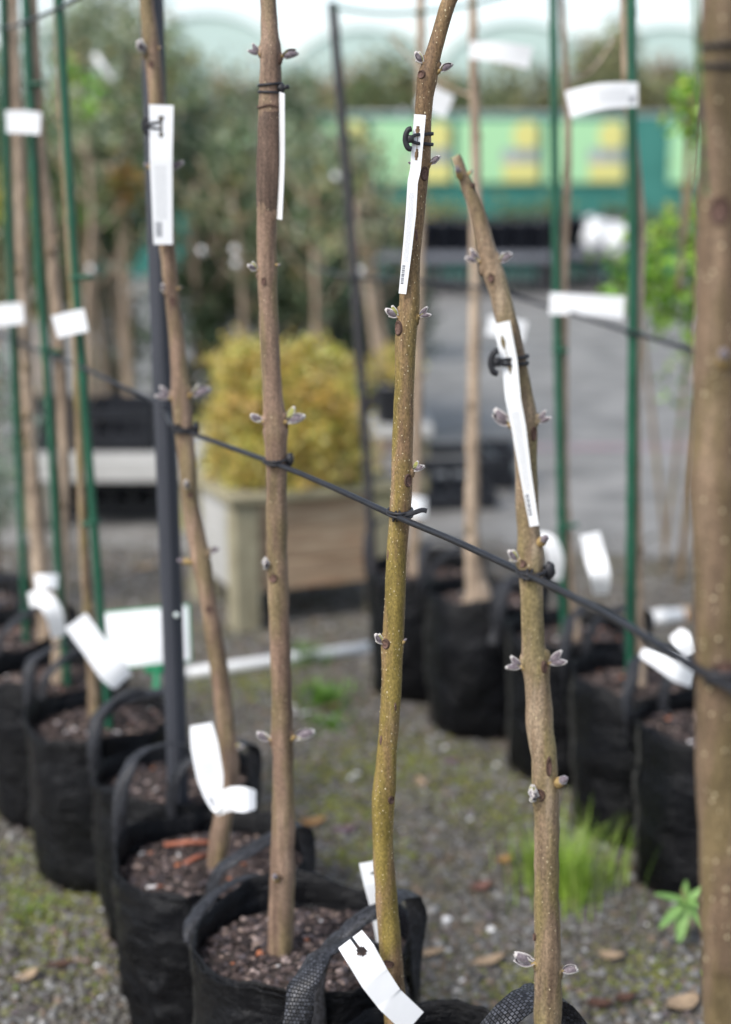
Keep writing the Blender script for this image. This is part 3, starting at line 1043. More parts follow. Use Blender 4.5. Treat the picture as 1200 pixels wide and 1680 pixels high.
T[2] = make_tree('young_tree', 'straight brown bare tree with grooved bark below a double black band', YT[1],
    [(437, -60, 25), (440, 0, 26), (443, 52, 29), (444, 85, 36), (444, 140, 36), (443, 175, 38), (441, 250, 37), (438, 350, 34), (438, 420, 33), (441, 505, 32), (445, 610, 32), (451, 690, 37), (452, 706, 41), (453, 740, 35), (454, 785, 33), (454, 850, 35), (455, 925, 35), (459, 1030, 34), (462, 1135, 33), (463, 1205, 36), (463, 1216, 37), (465, 1250, 34), (465, 1350, 38), (463, 1460, 42), (459, 1565, 42)],
    M['bark_brown'], SOIL[1] - .01,
    [(411, 76, 'double'), (484, 84, 'closed'), (418, 440, 'open'), (460, 434, 'tiny'), (411, 682, 'closed'), (493, 678, 'open'), (437, 925, 'open'), (425, 1203, 'closed'), (508, 1196, 'closed'), (456, 1430, 'tiny')],
    [(459, 97, 6, 14), (433, 462, 8, 12), (448, 949, 13, 14), (470, 700, 6, 12), (457, 1440, 12, 8)], 150, lent_size=.0009, rings=16, group='bare trees tied to the wire')
T[3] = make_tree('young_tree', 'sharp olive yellow bare tree with white flecks, curving right at its top', YT[2],
    [(772, -70, 22), (755, -30, 23), (738, 0, 24), (727, 35, 24.5), (712, 87, 26), (704, 118, 32), (701, 132, 34), (697, 158, 29), (695, 190, 27), (694, 245, 27), (690, 280, 29), (683, 350, 28), (675, 420, 31), (672, 500, 33), (668, 528, 36), (666, 555, 34), (664, 627, 32), (661, 715, 34), (660, 775, 36), (658, 820, 35), (655, 855, 33.5), (651, 925, 34), (646, 1036, 35), (644, 1062, 37), (643, 1090, 34), (642, 1135, 34), (635, 1240, 33), (631, 1295, 38), (629, 1313, 38), (629, 1387, 34), (633, 1460, 36), (642, 1570, 37), (650, 1680, 37)],
    M['bark_olive'], SOIL[2] - .01,
    [(682, 92, 'open'), (739, 104, 'closed'), (670, 266, 'tiny'), (711, 264, 'closed'), (634, 508, 'open'), (699, 511, 'double'), (688, 764, 'open'), (616, 1040, 'open'), (667, 1044, 'tiny')],
    [(654, 539, 14, 22), (670, 789, 12, 20), (633, 1058, 13, 15), (697, 285, 13, 21), (692, 122, 13, 12), (642, 1314, 11, 13), (637, 1582, 17, 12)], 620, lent_size=.00095, rings=24, wob=.05, group='bare trees tied to the wire')
T[4] = make_tree('young_tree', 'tan bare tree whose cut top leans left above its long label', YT[3],
    [(747, 256, 15), (751, 264, 17), (758, 282, 17), (768, 308, 22), (780, 338, 25), (792, 380, 28), (802, 425, 33), (812, 455, 37), (820, 480, 33), (835, 540, 35), (848, 600, 36), (855, 650, 38), (860, 688, 46), (862, 715, 42), (863, 750, 36), (865, 820, 39), (867, 870, 37), (870, 905, 43), (871, 920, 42), (872, 960, 39), (875, 1044, 37), (878, 1085, 46), (879, 1096, 48), (882, 1120, 43), (888, 1205, 45), (894, 1245, 42), (895, 1300, 44), (897, 1360, 41), (897, 1460, 41), (899, 1580, 44), (899, 1680, 45)],
    M['bark_tan'], SOIL[3] - .01,
    [(754, 288, 'tiny'), (775, 281, 'tiny'), (778, 422, 'double'), (829, 420, 'closed'), (808, 677, 'closed'), (893, 680, 'double'), (834, 908, 'open'), (889, 884, 'tiny'), (834, 1081, 'double'), (923, 1072, 'double'), (873, 1300, 'open'), (919, 1274, 'tiny'), (850, 1566, 'closed'), (945, 1580, 'closed')],
    [(776, 305, 8, 8), (806, 456, 10, 14), (876, 712, 10, 22), (858, 926, 14, 12), (894, 1096, 9, 18), (886, 1306, 18, 20), (901, 1258, 8, 30), (874, 1545, 6, 12), (845, 712, 6, 16)], 300, lent_size=.0008, rings=24, group='bare trees tied to the wire')
T[5] = make_tree('young_tree', 'thick brown trunk cut by the right edge of the picture', YT[4],
    [(1192, -60, 84), (1192, 0, 84), (1190, 160, 86), (1187, 320, 88), (1184, 480, 88), (1181, 620, 88), (1178, 740, 90), (1176, 790, 96), (1180, 860, 88), (1183, 1000, 86), (1184, 1120, 88), (1187, 1280, 86), (1191, 1420, 88), (1194, 1560, 88), (1198, 1680, 88)],
    M['bark_dark'], SOIL[4] - .01, [(1180, 585, 'tiny')], [(1182, 346, 30, 42), (1190, 1098, 34, 22)], 300, lent_size=.0014, rings=28, group='bare trees tied to the wire')
# dark old wound strip and cracked ring on the second tree: loose bark plates
def bark_plate(tree, pts, rad, z0, z1, a0, a1, m):
    mb = MB()
    sel = [i for i in range(len(pts)) if z1 <= pts[i].z <= z0]
    K = 9
    vs, fs = [], []
    for n_, i in enumerate(sel):
        for k in range(K):
            a = lerp(a0, a1, k / (K - 1)) + .12 * noise.noise(Vector((k * 3.1, pts[i].z * 20, 1)))
            e = min(n_, len(sel) - 1 - n_, 3) / 3 * (1 if 0 < k < K - 1 else -.4)
            r_ = rad[i] + .0012 * e + .0006 * noise.noise(Vector((a * 9, pts[i].z * 40, 4)))
            vs.append(pts[i] + Vector((math.cos(a) * r_, math.sin(a) * r_, 0)))
    for j in range(len(sel) - 1):
        for k in range(K - 1):
            fs.append((j * K + k, j * K + k + 1, (j + 1) * K + k + 1, (j + 1) * K + k))
    mb.add(vs, fs)
    return build('old_bark', mb, m, tree)
t2, p2, r2 = T[2]
bark_plate(t2, p2, r2, V(443, 178, YT[1]).z, V(438, 352, YT[1]).z, math.pi * .95, math.pi * 2.05, M['bark_old'])
mb = MB()
cc, rr = at_height(p2, r2, V(443, 176, YT[1]).z)
mb.tube([cc + Vector((math.cos(a) * (rr + .0006), math.sin(a) * (rr + .0006), .0018 * math.sin(a * 3))) for a in [k * math.pi / 12 for k in range(24)]], .0016, 6, closed=True)
build('bark_ring', mb, M['scar_rim'], t2)
# pale torn bark flecks on the sharp tree
t3, p3, r3 = T[3]
for py, a in ((1152, 5.2), (1214, 3.9), (380, 5.0), (905, 3.6)):
    c_, r_ = at_height(p3, r3, V(650, py, YT[2]).z)
    mb = MB()
    nr = Vector((math.cos(a), math.sin(a), 0))
    rot = Matrix((Vector((0, 0, 1)).cross(nr), nr, Vector((0, 0, 1)))).transposed()
    mb.ellipsoid(c_ + nr * r_ * .97, (.0022, .0016, .0075), rot, 8, 6, wob=.5)
    build('bark_nick', mb, M['scar'], t3)

# back rows: thin pale trunks
BACK = [
    ('thin_tree', 'pale thin trunk just left of the flared trunk, back row', 4.74, [(690, -40, 15), (691, 60, 15), (692, 200, 16), (688, 450, 17), (685, 650, 18), (682, 800, 19), (680, 900, 22)], .37),
    ('thin_tree', 'pale trunk with flared foot in the back row', 4.43, [(775, -40, 13), (777, 80, 15), (781, 250, 17), (780, 420, 19), (778, 600, 21), (776, 750, 23), (775, 880, 25), (780, 945, 32), (785, 975, 46), (786, 990, 58)], .37),
    ('thin_tree', 'thin tree against the left green stake of the back row', 4.08, [(920, -40, 9), (926, 80, 10), (932, 200, 12), (930, 330, 13), (925, 450, 16), (925, 600, 16), (926, 800, 17), (936, 950, 18), (943, 1030, 20)], .37),
    ('thin_tree', 'thin tree against the right green stake of the back row', 3.70, [(1023, -40, 11), (1026, 60, 14), (1030, 150, 15), (1042, 260, 16), (1050, 360, 18), (1049, 460, 18), (1045, 600, 16), (1044, 750, 15), (1046, 950, 19), (1048, 1085, 24)], .37),
    ('thin_tree', 'pale trunk behind the first green stake at the left edge', 4.17, [(18, -40, 20), (22, 60, 22), (30, 250, 24), (36, 450, 25), (42, 600, 26), (50, 750, 25), (62, 880, 26), (70, 960, 32)], .34),
    ('thin_tree', 'pale trunk between the left pair of green stakes', 3.81, [(52, -40, 17), (58, 100, 18), (70, 280, 20), (84, 400, 23), (96, 560, 24), (103, 700, 23), (105, 820, 22), (102, 950, 20), (97, 1080, 24)], .34),
    ('thin_tree', 'thin brown trunk standing in the bag with orange chips', 3.46, [(92, -40, 12), (100, 150, 13), (112, 350, 14), (124, 550, 15), (132, 760, 15), (140, 930, 16), (151, 1080, 19), (157, 1195, 22)], .35),
]
for nm, lb, Y, path, ze in BACK:
    o, pts, rad = make_tree(nm, lb, Y, path, M['bark_pale'] if 'brown' not in lb else M['bark_tan'], ze, wob=.12, group='thin staked trees in the back rows')
    rnd = random.Random(int(Y * 77))
    for k in range(7):                           # small knots
        i = rnd.randrange(5, len(pts) - 5)
        a = rnd.uniform(math.pi, 2 * math.pi)
        mb = MB()
        mb.ellipsoid(pts[i] + Vector((math.cos(a), math.sin(a), 0)) * rad[i] * .8, (rad[i] * .5, rad[i] * .5, rad[i] * .8), wob=.3)
        build('knot', mb, M['bark_tan'], o)
    if 'left green stake of' in lb or 'flared foot' in lb:
        for sg, px, py, ex, ey in ((-1, 780, 160, 640, 60), (1, 930, 135, 1010, 60)):
            if (sg < 0) != ('flared' in lb): continue
            mb = MB()
            a, b = V(px, py, Y), V(ex, ey, Y + .15)
            mb.tube(smooth_path([a, a.lerp(b, .5) + Vector((0, 0, -.03)), b], .03), [.0045] * 0 or .0035, 7)
            build('side_branch', mb, M['bark_pale'], o)
# ------------------------------------------------------------------ stakes
def make_stake(name, label, Y, path, w_m, m, zend, square=False, knuckles=0, clips=(), group=None):
    pts, rad = dense([(q[0], q[1], 10) for q in path], Y, zend, .02)
    o = empty(name, tuple(pts[-1]), label, 'stake', group)
    mb = MB()
    P = list(reversed(pts))
    if not square:
        r = []
        for p in P:
            f_ = (p.z * 9) % 1.0
            r.append(w_m / 2 * (1.0 + (.22 * max(0, 1 - abs(f_ - .5) * 14) if knuckles else 0)))
        mb.tube(P, r, 12)
    else:
        # rolled steel stake: shallow channel with a raised middle rib
        prof = [(-.5, .18), (-.36, -.05), (-.16, -.12), (-.12, -.26), (.12, -.26), (.16, -.12), (.36, -.05), (.5, .18), (.5, .3), (-.5, .3)]
        vs = [p + Vector((a * w_m, b * w_m, 0)) for p in P for a, b in prof]
        K = len(prof)
        fs = [(j * K + k, j * K + (k + 1) % K, (j + 1) * K + (k + 1) % K, (j + 1) * K + k) for j in range(len(P) - 1) for k in range(K)]
        fs += [tuple(reversed(range(K))), tuple((len(P) - 1) * K + k for k in range(K))]
        mb.add(vs, fs)
    build('shaft', mb, m, o, smooth=not square)
    for (px, py, wpx) in clips:
        c = V(px, py, Y - .004)
        mb = MB()
        p0 = min(pts, key=lambda q: abs(q.z - c.z))
        mb.tube([p0 + Vector((math.cos(a) * (w_m * .62), math.sin(a) * (w_m * .62), 0)) for a in [k * math.pi / 6 for k in range(12)]], .004, 6, closed=True)
        L_ = wpx * mpp(py, Y)
        mb.box((p0.x + L_ * .55 * (1 if px > V(600, py, Y).x and wpx > 0 else 1), p0.y - .004, c.z), (abs(L_), .008, .011), bev=.002)
        build('clip', mb, M['stake_green'], o)
    return o, pts
S = {}
S['grey'] = make_stake('steel_stake', 'grey ribbed steel stake with one white bolt, behind the leaning tree', 3.05, [(246, -60), (248, 0), (263, 500), (278, 900), (290, 1245)], .043, M['stake_grey'], .3, square=True)
mb = MB()
mb.ellipsoid(V(290, 1009, 3.05 - .013), (.0055, .004, .0055))
build('bolt', mb, M['white_bolt'], S['grey'][0])
S['dark'] = make_stake('steel_stake', 'dark slanting steel stake in the back row, its top in view', 4.70, [(546, 4), (560, 180), (578, 400), (595, 650), (608, 860), (612, 930)], .028, M['stake_dark'], .36, square=True)
GREEN = [
    ('g1', 'green plastic stake nearest the left edge', 4.15, [(3, -40), (5, 0), (12, 300), (22, 560), (40, 960)], .019, []),
    ('g2', 'green plastic stake in the middle of the left three', 3.79, [(40, -40), (42, 0), (62, 400), (80, 650), (97, 950), (106, 1060)], .019, [(50, 138, 22), (90, 578, 26)]),
    ('g3', 'green plastic stake right of the left three', 3.44, [(95, -40), (97, 0), (115, 300), (135, 600), (150, 800), (166, 1010)], .019, [(134, 455, 26), (140, 860, -18)]),
    ('g4', 'left green plastic stake of the back row pair', 4.06, [(907, -40), (908, 0), (912, 400), (918, 700), (926, 1040)], .021, [(922, 575, 16), (938, 862, 26)]),
    ('g5', 'right green plastic stake of the back row pair', 3.68, [(1036, -40), (1036, 0), (1039, 400), (1037, 700), (1034, 1115)], .023, [(1042, 547, 16)]),
]
for k, lb, Y, path, w, cl in GREEN:
    S[k] = make_stake('plastic_stake', lb, Y, path, w, M['stake_green'], .33, knuckles=1, clips=cl, group='green plastic stakes')

# ------------------------------------------------------------------ wires
def make_wire(label, pts, r, m, step=.04, n=10):
    P = smooth_path(pts, step)
    mb = MB()
    mb.tube(P, r, n)
    o = build('support_wire', mb, m, loc=tuple(P[0]))
    return tag(o, label, 'wire')
def wf(i, px, py):                      # just in front of a foreground trunk
    c, r = at_height(T[i][1], T[i][2], V(px, py, YT[i - 1]).z)
    return V(px, py, c.y - r - .005)
WP = [V(-120, 500, 4.9), V(27, 560, 4.14), V(80, 582, 3.775), V(133, 602, 3.425), V(200, 634, 3.2), V(262, 665, 3.065), V(284, 700, 2.80), wf(1, 310, 709), V(370, 731, 2.61), wf(2, 455, 762), V(545, 799, 2.25), wf(3, 650, 847), V(750, 889, 1.92), wf(4, 866, 943), V(1000, 1010, 1.55), V(1100, 1070, 1.41), wf(5, 1170, 1113), V(1250, 1160, 1.26), V(1500, 1330, 1.0)]
make_wire('black support wire running past all the foreground trunks', WP, .0043, M['wire_black'], n=14)
make_wire('upper black wire linking the tops of the left green stakes', [V(-60, 47, 4.55), V(5, 46, 4.14), V(37, 38, 3.775), V(96, 14, 3.425), V(140, -8, 3.2), V(250, -60, 3.0)], .004, M['wire_black'])
make_wire('lower dark wire of the back row, tied at the green stakes', [V(520, 440, 5.1), V(580, 455, 4.68), V(690, 462, 4.55), V(800, 475, 4.3), V(917, 508, 4.03), V(1039, 546, 3.65), V(1140, 575, 3.4), V(1260, 610, 3.15)], .0048, M['wire_black'])
make_wire('upper green wire sagging between the back row tops', [V(546, 12, 4.68), V(620, 22, 4.7), V(690, 20, 4.72), V(780, 6, 4.4), V(908, -30, 4.04)], .0042, M['stake_green'])

# ties that hold trunk and wire together
def loop_pts(c, rx, ry, tilt, n=28, zoff=0.0, rot=0.0):
    out = []
    for k in range(n):
        a = 2 * math.pi * k / n
        x, y = rx * math.cos(a), ry * math.sin(a)
        out.append(Vector((c.x + x * math.cos(rot) - y * math.sin(rot), c.y + x * math.sin(rot) + y * math.cos(rot), c.z + zoff + tilt * x)))
    return out
def make_tie(label, i, px, py, knob, band=.0022):
    Y = YT[i - 1]
    c, r = at_height(T[i][1], T[i][2], V(px, py, Y).z)
    z = V(px, py, c.y).z
    cen = Vector((c.x, c.y - .005, z))
    o = empty('rubber_tie', tuple(cen), label, 'tie', 'rubber ties on the wire')
    for dz, tl in ((.0028, .05), (-.0028, -.1)):
        mb = MB()
        mb.tube(loop_pts(cen, r + .0024, r + .010, tl, zoff=dz), band, 8, closed=True)
        build('band', mb, M['rubber'], o)
    # turn round the wire at the left of the trunk
    mb = MB()
    wpt = min((WP[k].lerp(WP[k + 1], t / 20) for k in range(len(WP) - 1) for t in range(20)), key=lambda q: (q - (cen + Vector((-r * .8, -r, -.001)))).length)
    for dx in (-.002, .003):
        mb.tube([wpt + Vector((dx + .3 * .0065 * math.sin(a), .0065 * math.cos(a), .0065 * math.sin(a))) for a in [k * math.pi / 8 for k in range(16)]], .0015, 6, closed=True)
    build('wire_loop', mb, M['rubber'], o)
    mb = MB()
    if knob:
        mb.ellipsoid(cen + Vector((r + .006, -.006, .003)), (.0065, .006, .011), wob=.25)
    else:
        a = cen + Vector((r * .2, -r - .009, .001))
        mb.ribbon(smooth_path([a, a + Vector((.012, .001, .002)), a + Vector((.026, .004, .006)), a + Vector((.033, .006, .0045))], .003), [Vector((0, .3, 1))] * 50, .0065, .0022)
        mb.v, mb.f, mb.m, mb.uv = mb.v, mb.f, mb.m, mb.uv
    build('tail', mb, M['rubber'], o)
make_tie('black rubber tie on the leaning tree beside the grey stake', 1, 305, 703, True)
make_tie('black rubber tie with knob on the second tree', 2, 455, 755, True)
make_tie('flat black rubber tie on the sharp olive tree', 3, 652, 839, False)
make_tie('black rubber tie under a bud on the cut tree', 4, 869, 937, True)
make_tie('black rubber tie on the thick right trunk', 5, 1182, 1090, True, band=.003)
def make_band(label, i, px, pys, knob_px=None):
    c, r = at_height(T[i][1], T[i][2], V(px, pys[0], YT[i - 1]).z)
    o = empty('label_band', tuple(c), label, 'band')
    for py, tl in zip(pys, (.08, -.04)):
        mb = MB()
        z = V(px, py, c.y - r).z
        mb.tube(loop_pts(Vector((c.x, c.y, z)), r + .0014, r + .0014, tl), .0021, 8, closed=True)
        build('band', mb, M['rubber'], o)
    if knob_px:
        p = V(knob_px, sum(pys) / len(pys), c.y - r * .7)
        mb = MB()
        mb.ellipsoid(p, (.0065, .006, .0065), wob=.2)
        mb.tube([p, p + Vector((.011, -.002, .002))], [.003, .0036], 8)
        build('knob', mb, M['rubber'], o)
make_band('double black band high on the second tree', 2, 444, (138, 151), 462)
make_band('double black band at the top of the thick right trunk', 5, 1182, (72, 109))

# ------------------------------------------------------------------ white plant labels
def strip_tag(label, path, holes=(), yaw=0.0, printed=False, fine=False, group='white plant labels', hook=None, name='plant_label', mat=None, notch=None, roll=0.0):
    """path: (px, py, width px, Y) down the middle of the label"""
    ctr = [V(q[0], q[1], q[3]) for q in path]
    wid = [q[2] * mpp(q[1], q[3]) for q in path]
    NV = 64 if fine else 14
    NU = 18 if fine else 4
    L = [0.0]
    for k in range(1, len(ctr)): L.append(L[-1] + (ctr[k] - ctr[k - 1]).length)
    tot = L[-1]
    def at(t):
        s = t * tot
        for k in range(len(ctr) - 1):
            if s <= L[k + 1] or k == len(ctr) - 2:
                f_ = (s - L[k]) / max(1e-6, L[k + 1] - L[k])
                a, b, c, d = ctr[max(k - 1, 0)], ctr[k], ctr[k + 1], ctr[min(k + 2, len(ctr) - 1)]
                return crom(a, b, c, d, f_) if not fine else b.lerp(c, f_), lerp(wid[k], wid[k + 1], f_)
    o = empty(name, tuple(ctr[-1]), label, 'label', group)
    front, keep = [], {}
    prevw = None
    for j in range(NV + 1):
        t = j / NV
        p, w = at(t)
        pa, _ = at(max(0, t - .02)); pb, _ = at(min(1, t + .02))
        tg = (pb - pa).normalized()
        view = (p - Vector((0, 0, CAM_H))).normalized()
        wd = tg.cross(view).normalized()
        if prevw is not None and wd.dot(prevw) < 0: wd = -wd
        prevw = wd
        if wd.x < 0 and abs(tg.z) > .5 and j == 0:
            wd = -wd; prevw = wd
        a = yaw + roll * t
        wd = Quaternion(tg, a) @ wd
        nrm = wd.cross(tg).normalized()
        if nrm.dot(view) > 0: nrm = -nrm
        for i in range(NU + 1):
            u = i / NU
            front.append((p + wd * (w * (u - .5)), nrm, u, t, w))
    n0 = len(front)
    def inhole(u, t, w):
        for (hu, ht, hw, hl) in holes:            # fractions of width, metres for the length
            dx, dy = (u - hu) / hw, (t - ht) * tot / hl
            if dx * dx + dy * dy < 1: return True
        if notch:
            hu, hw, t1 = notch
            if abs(u - hu) < hw and t < t1: return True
        return False
    alive = {}
    for j in range(NV):
        for i in range(NU):
            q = [j * (NU + 1) + i, j * (NU + 1) + i + 1, (j + 1) * (NU + 1) + i + 1, (j + 1) * (NU + 1) + i]
            u = sum(front[k][2] for k in q) / 4
            t = sum(front[k][3] for k in q) / 4
            alive[(j, i)] = not inhole(u, t, front[q[0]][4])
    th = .0005
    vs = [p + nm * th for p, nm, *_ in front] + [p - nm * th for p, nm, *_ in front]
    uvs = [(u, t) for _, _, u, t, _ in front] * 2
    fs = []
    for (j, i), ok in alive.items():
        if not ok: continue
        a = j * (NU + 1) + i
        q = (a, a + 1, a + NU + 2, a + NU + 1)
        fs.append(q)
        fs.append(tuple(n0 + k for k in reversed(q)))
        for (dj, di, e) in ((-1, 0, (q[1], q[0])), (1, 0, (q[3], q[2])), (0, -1, (q[0], q[3])), (0, 1, (q[2], q[1]))):
            if not alive.get((j + dj, i + di), False):
                fs.append((e[0], e[1], n0 + e[1], n0 + e[0]))
    mb = MB()
    mb.add(vs, fs, 0, uvs)
    build('strip', mb, mat or (M['label_print'] if printed else M['white_tag']), o, smooth=False)
    if hook:
        i, px, py, hpx, dz = hook                # tree, hole px, py, head px, gap between the two bands in metres
        c, r = at_height(T[i][1], T[i][2], V(px, py, YT[i - 1]).z)
        hole = V(px, py, path[0][3] - .002)
        head = V(hpx, py, path[0][3] - .005)
        mb = MB()
        # anchor shaped head
        mb.tube(smooth_path([head + Vector((.003, 0, .0125)), head + Vector((-.001, -.001, .011)), head + Vector((-.004, -.001, .004)), head + Vector((-.004, -.001, -.004)), head + Vector((-.001, -.001, -.011)), head + Vector((.003, 0, -.0125))], .002), .0036, 8)
        mb.box(head + Vector((.002, 0, 0)), (.009, .006, .010), bev=.002)
        build('hook_head', mb, M['rubber'], o)
        for sg in (1, -1):
            mb = MB()
            q = [head + Vector((.003, 0, sg * .002)), head.lerp(hole, .6) + Vector((0, -.001, sg * dz * .42)), hole + Vector((0, .001, sg * dz * .5)),
                 hole + Vector((.004, .006, sg * dz * .5))]
            right = Vector((c.x + r + .002, c.y, hole.z + sg * dz * .62))
            q += [Vector((c.x + r * .55, c.y - r - .0015, hole.z + sg * dz * .58)), right, Vector((c.x, c.y + r + .002, hole.z + sg * dz * .4)), Vector((c.x - r - .002, c.y, hole.z + sg * dz * .2)), Vector((c.x - r * .7, c.y - r * .75 - .001, hole.z))]
            pp = smooth_path(q, .003)
            mb.ribbon(pp, [Vector((0, .12, 1))] * len(pp), .0042, .0022)
            build('hook_band', mb, M['rubber'], o)
    return o
f3 = YT[2] - .0195
strip_tag('printed white label hanging on the sharp olive tree', [(689.5, 188, 19.5, f3), (685, 240, 18.5, f3), (682, 278, 17.5, f3), (677.5, 298, 17, f3 - .003), (674.5, 350, 17, f3 - .002), (668, 415, 15, f3), (660.5, 482, 12.5, f3 + .001)],
          holes=[(.42, .085, .18, .0065), (.5, .22, .18, .0072), (.47, .152, .05, .012)], printed=True, fine=True, hook=(3, 688, 228, 671, .011))
f4 = YT[3] - .022
strip_tag('printed white label hanging down the tree with the cut top', [(823, 529, 28, f4), (836, 592, 26, f4), (842, 654, 25, f4 - .003), (851, 700, 24, f4 - .002), (863, 780, 19, f4), (877, 863, 15, f4 + .001)],
          holes=[(.36, .095, .15, .0066), (.5, .215, .15, .0066), (.44, .155, .03, .012)], printed=True, fine=True, hook=(4, 838, 594, 812, .006))
f1 = YT[0] - .024
strip_tag('printed white label hanging on the leaning tree', [(265, 172, 40, f1), (264.5, 262, 37, f1 - .004), (268, 401, 31, f1)],
          holes=[(.5, .09, .11, .0045), (.5, .21, .11, .0045), (.5, .15, .04, .012)], printed=True, fine=True, hook=(1, 264, 206, 240, .011))
strip_tag('white label seen almost edge on beside the second tree', [(463, 152, 34, 2.40), (463, 260, 34, 2.41), (459, 360, 32, 2.41)], yaw=R(76))
HT = [
    ('curved white label beside the right back row stake, printed', [(932, 172, 44, 3.60), (985, 158, 42, 3.59), (1047, 155, 38, 3.60)], True),
    ('white label high on the flared trunk of the back row', [(771, 82, 27, 4.38), (822, 86, 32, 4.36), (871, 95, 36, 4.36)], False),
    ('white label across the wire between the back row stakes', [(902, 498, 36, 3.98), (960, 500, 34, 3.97), (1024, 505, 37, 3.97)], False),
    ('short white label sticking out behind the sharp tree top', [(690, 152, 40, 4.66), (712, 164, 40, 4.66), (738, 176, 38, 4.66)], False),
    ('blurred white label behind the label of the cut tree', [(800, 533, 32, 4.36), (832, 538, 34, 4.36), (862, 545, 34, 4.36)], False),
    ('white label on the bright green shrub at the right', [(1116, 420, 38, 6.4), (1150, 421, 38, 6.4)], False),
    ('upper white label on the left green stakes', [(10, 200, 36, 3.74), (40, 200, 38, 3.74), (67, 203, 36, 3.74)], False),
    ('white label cut by the left edge below the upper one', [(-22, 520, 36, 4.1), (10, 516, 36, 4.1), (39, 514, 34, 4.1)], False),
    ('white label wrapped on the right of the left green stakes', [(90, 537, 38, 3.40), (116, 530, 38, 3.40), (142, 525, 38, 3.40)], False),
]
for lb, path, pr in HT:
    strip_tag(lb, path, printed=pr)
strip_tag('edge on dark label strip along the thick right trunk', [(1139, -20, 40, 1.34), (1146, 120, 40, 1.335), (1158, 320, 36, 1.335)], yaw=R(80), mat=noise_mat('dark_label', [(0.42, (0.03, 0.03, 0.035)), (0.55, (0.08, 0.2, 0.02)), (0.62, (0.5, 0.52, 0.5))], scale=14, stretch=(1, 1, 1.5), rough=.5))
# labels looped round the bag straps
strip_tag('white keyhole label looped over the strap at the bottom edge', [(575, 1541, 48, 2.07), (592, 1565, 52, 2.045), (615, 1605, 50, 2.04), (640, 1640, 46, 2.04), (680, 1678, 46, 2.045)], fine=True, notch=(.56, .07, .12), holes=[(.58, .17, .17, .008)], group='labels on bag straps')
strip_tag('white label looped on the strap right of the second tree', [(604, 1414, 30, 2.335), (610, 1450, 26, 2.33), (618, 1490, 20, 2.33), (626, 1545, 16, 2.33)], holes=[(.75, .14, .2, .003)], fine=True, group='labels on bag straps')
strip_tag('printed white label standing up beside the foot of the leaning tree', [(330, 1188, 36, 2.76), (336, 1225, 46, 2.75), (345, 1275, 44, 2.74), (352, 1312, 26, 2.73), (362, 1326, 22, 2.72)], printed=True, group='labels on bag straps')
strip_tag('white folded label end at the foot of the leaning tree', [(352, 1330, 20, 2.735), (378, 1312, 40, 2.70), (402, 1312, 42, 2.69), (420, 1312, 30, 2.70)], group='labels on bag straps')
strip_tag('slanted white label in front of the green framed sign', [(124, 1018, 42, 3.36), (155, 1060, 42, 3.35), (185, 1100, 46, 3.34), (202, 1118, 36, 3.35)], notch=None, group='labels on bag straps')
strip_tag('short white label tail behind the slanted label', [(212, 1098, 22, 3.37), (190, 1108, 26, 3.365), (174, 1118, 22, 3.37)], group='labels on bag straps')
strip_tag('curled white label beside the left green stakes', [(48, 985, 24, 3.74), (70, 982, 28, 3.71), (88, 1005, 30, 3.70), (97, 1045, 22, 3.72)], group='labels on bag straps')
strip_tag('small white label knot above the curled left label', [(58, 955, 26, 3.75), (76, 953, 22, 3.74), (95, 954, 26, 3.75)], group='labels on bag straps')
strip_tag('rounded white label on a strap just right of the cut tree', [(882, 880, 14, 3.95), (902, 890, 26, 3.93), (912, 920, 26, 3.93), (912, 952, 18, 3.95)], group='labels on bag straps')
strip_tag('leaning white label between the back row stakes', [(968, 875, 32, 3.60), (976, 910, 36, 3.59), (985, 945, 34, 3.57), (986, 975, 24, 3.60)], group='labels on bag straps')
strip_tag('crumpled white label beside the thick trunk, below the wire', [(1052, 1070, 14, 3.32), (1085, 1084, 30, 3.30), (1115, 1100, 40, 3.29), (1140, 1112, 34, 3.31)], group='labels on bag straps')
strip_tag('upper fold of white label beside the thick trunk', [(1108, 1038, 22, 3.33), (1122, 1054, 36, 3.31), (1134, 1078, 34, 3.31)], group='labels on bag straps')
strip_tag('small white label showing behind the tied sharp tree', [(668, 832, 34, 4.55), (684, 832, 36, 4.54), (700, 832, 30, 4.55)], group='labels on bag straps')

# ------------------------------------------------------------------ green framed sign on its stem
o = empty('price_sign', tuple(G(257, 1195, .30)), 'blank white card in a green frame on a green stem, behind the grey stake', 'sign')
YS = 3.62
TL, TR, BR, BL = V(164, 1006, YS + .05), V(309, 992, YS + .05), V(313, 1084, YS), V(192, 1096, YS)
def quad_plate(mb, q, th, grow=0.0, dy=0.0):
    c = sum(q, Vector()) / 4
    q = [p + (p - c).normalized() * grow for p in q]
    vs = [p + Vector((0, dy - th / 2, 0)) for p in q] + [p + Vector((0, dy + th / 2, 0)) for p in q]
    mb.add(vs, [(0, 1, 2, 3), (7, 6, 5, 4), (0, 4, 5, 1), (1, 5, 6, 2), (2, 6, 7, 3), (3, 7, 4, 0)])
mb = MB(); quad_plate(mb, [TL, TR, BR, BL], .003, .004); build('backing', mb, M['card_green'], o, smooth=False)
mb = MB(); quad_plate(mb, [TL, TR, BR, BL], .002, -.001, -.004); build('card', mb, M['white_tag'], o, smooth=False)
mb = MB()
Q = [TL, TR, BR, BL]
for k in range(4):
    mb.tube([Q[k] + Vector((0, -.002, 0)), Q[(k + 1) % 4] + Vector((0, -.002, 0))], .0032, 8)
build('frame', mb, M['card_green'], o)
mb = MB()
mb.box(V(262, 1098, YS), (.07, .008, .022), bev=.003)
mb.tube([V(258, 1100, YS), V(256, 1180, YS), G(256, 1200, .30)], [.009, .0085, .008], 8)
build('stem', mb, M['card_green'], o)

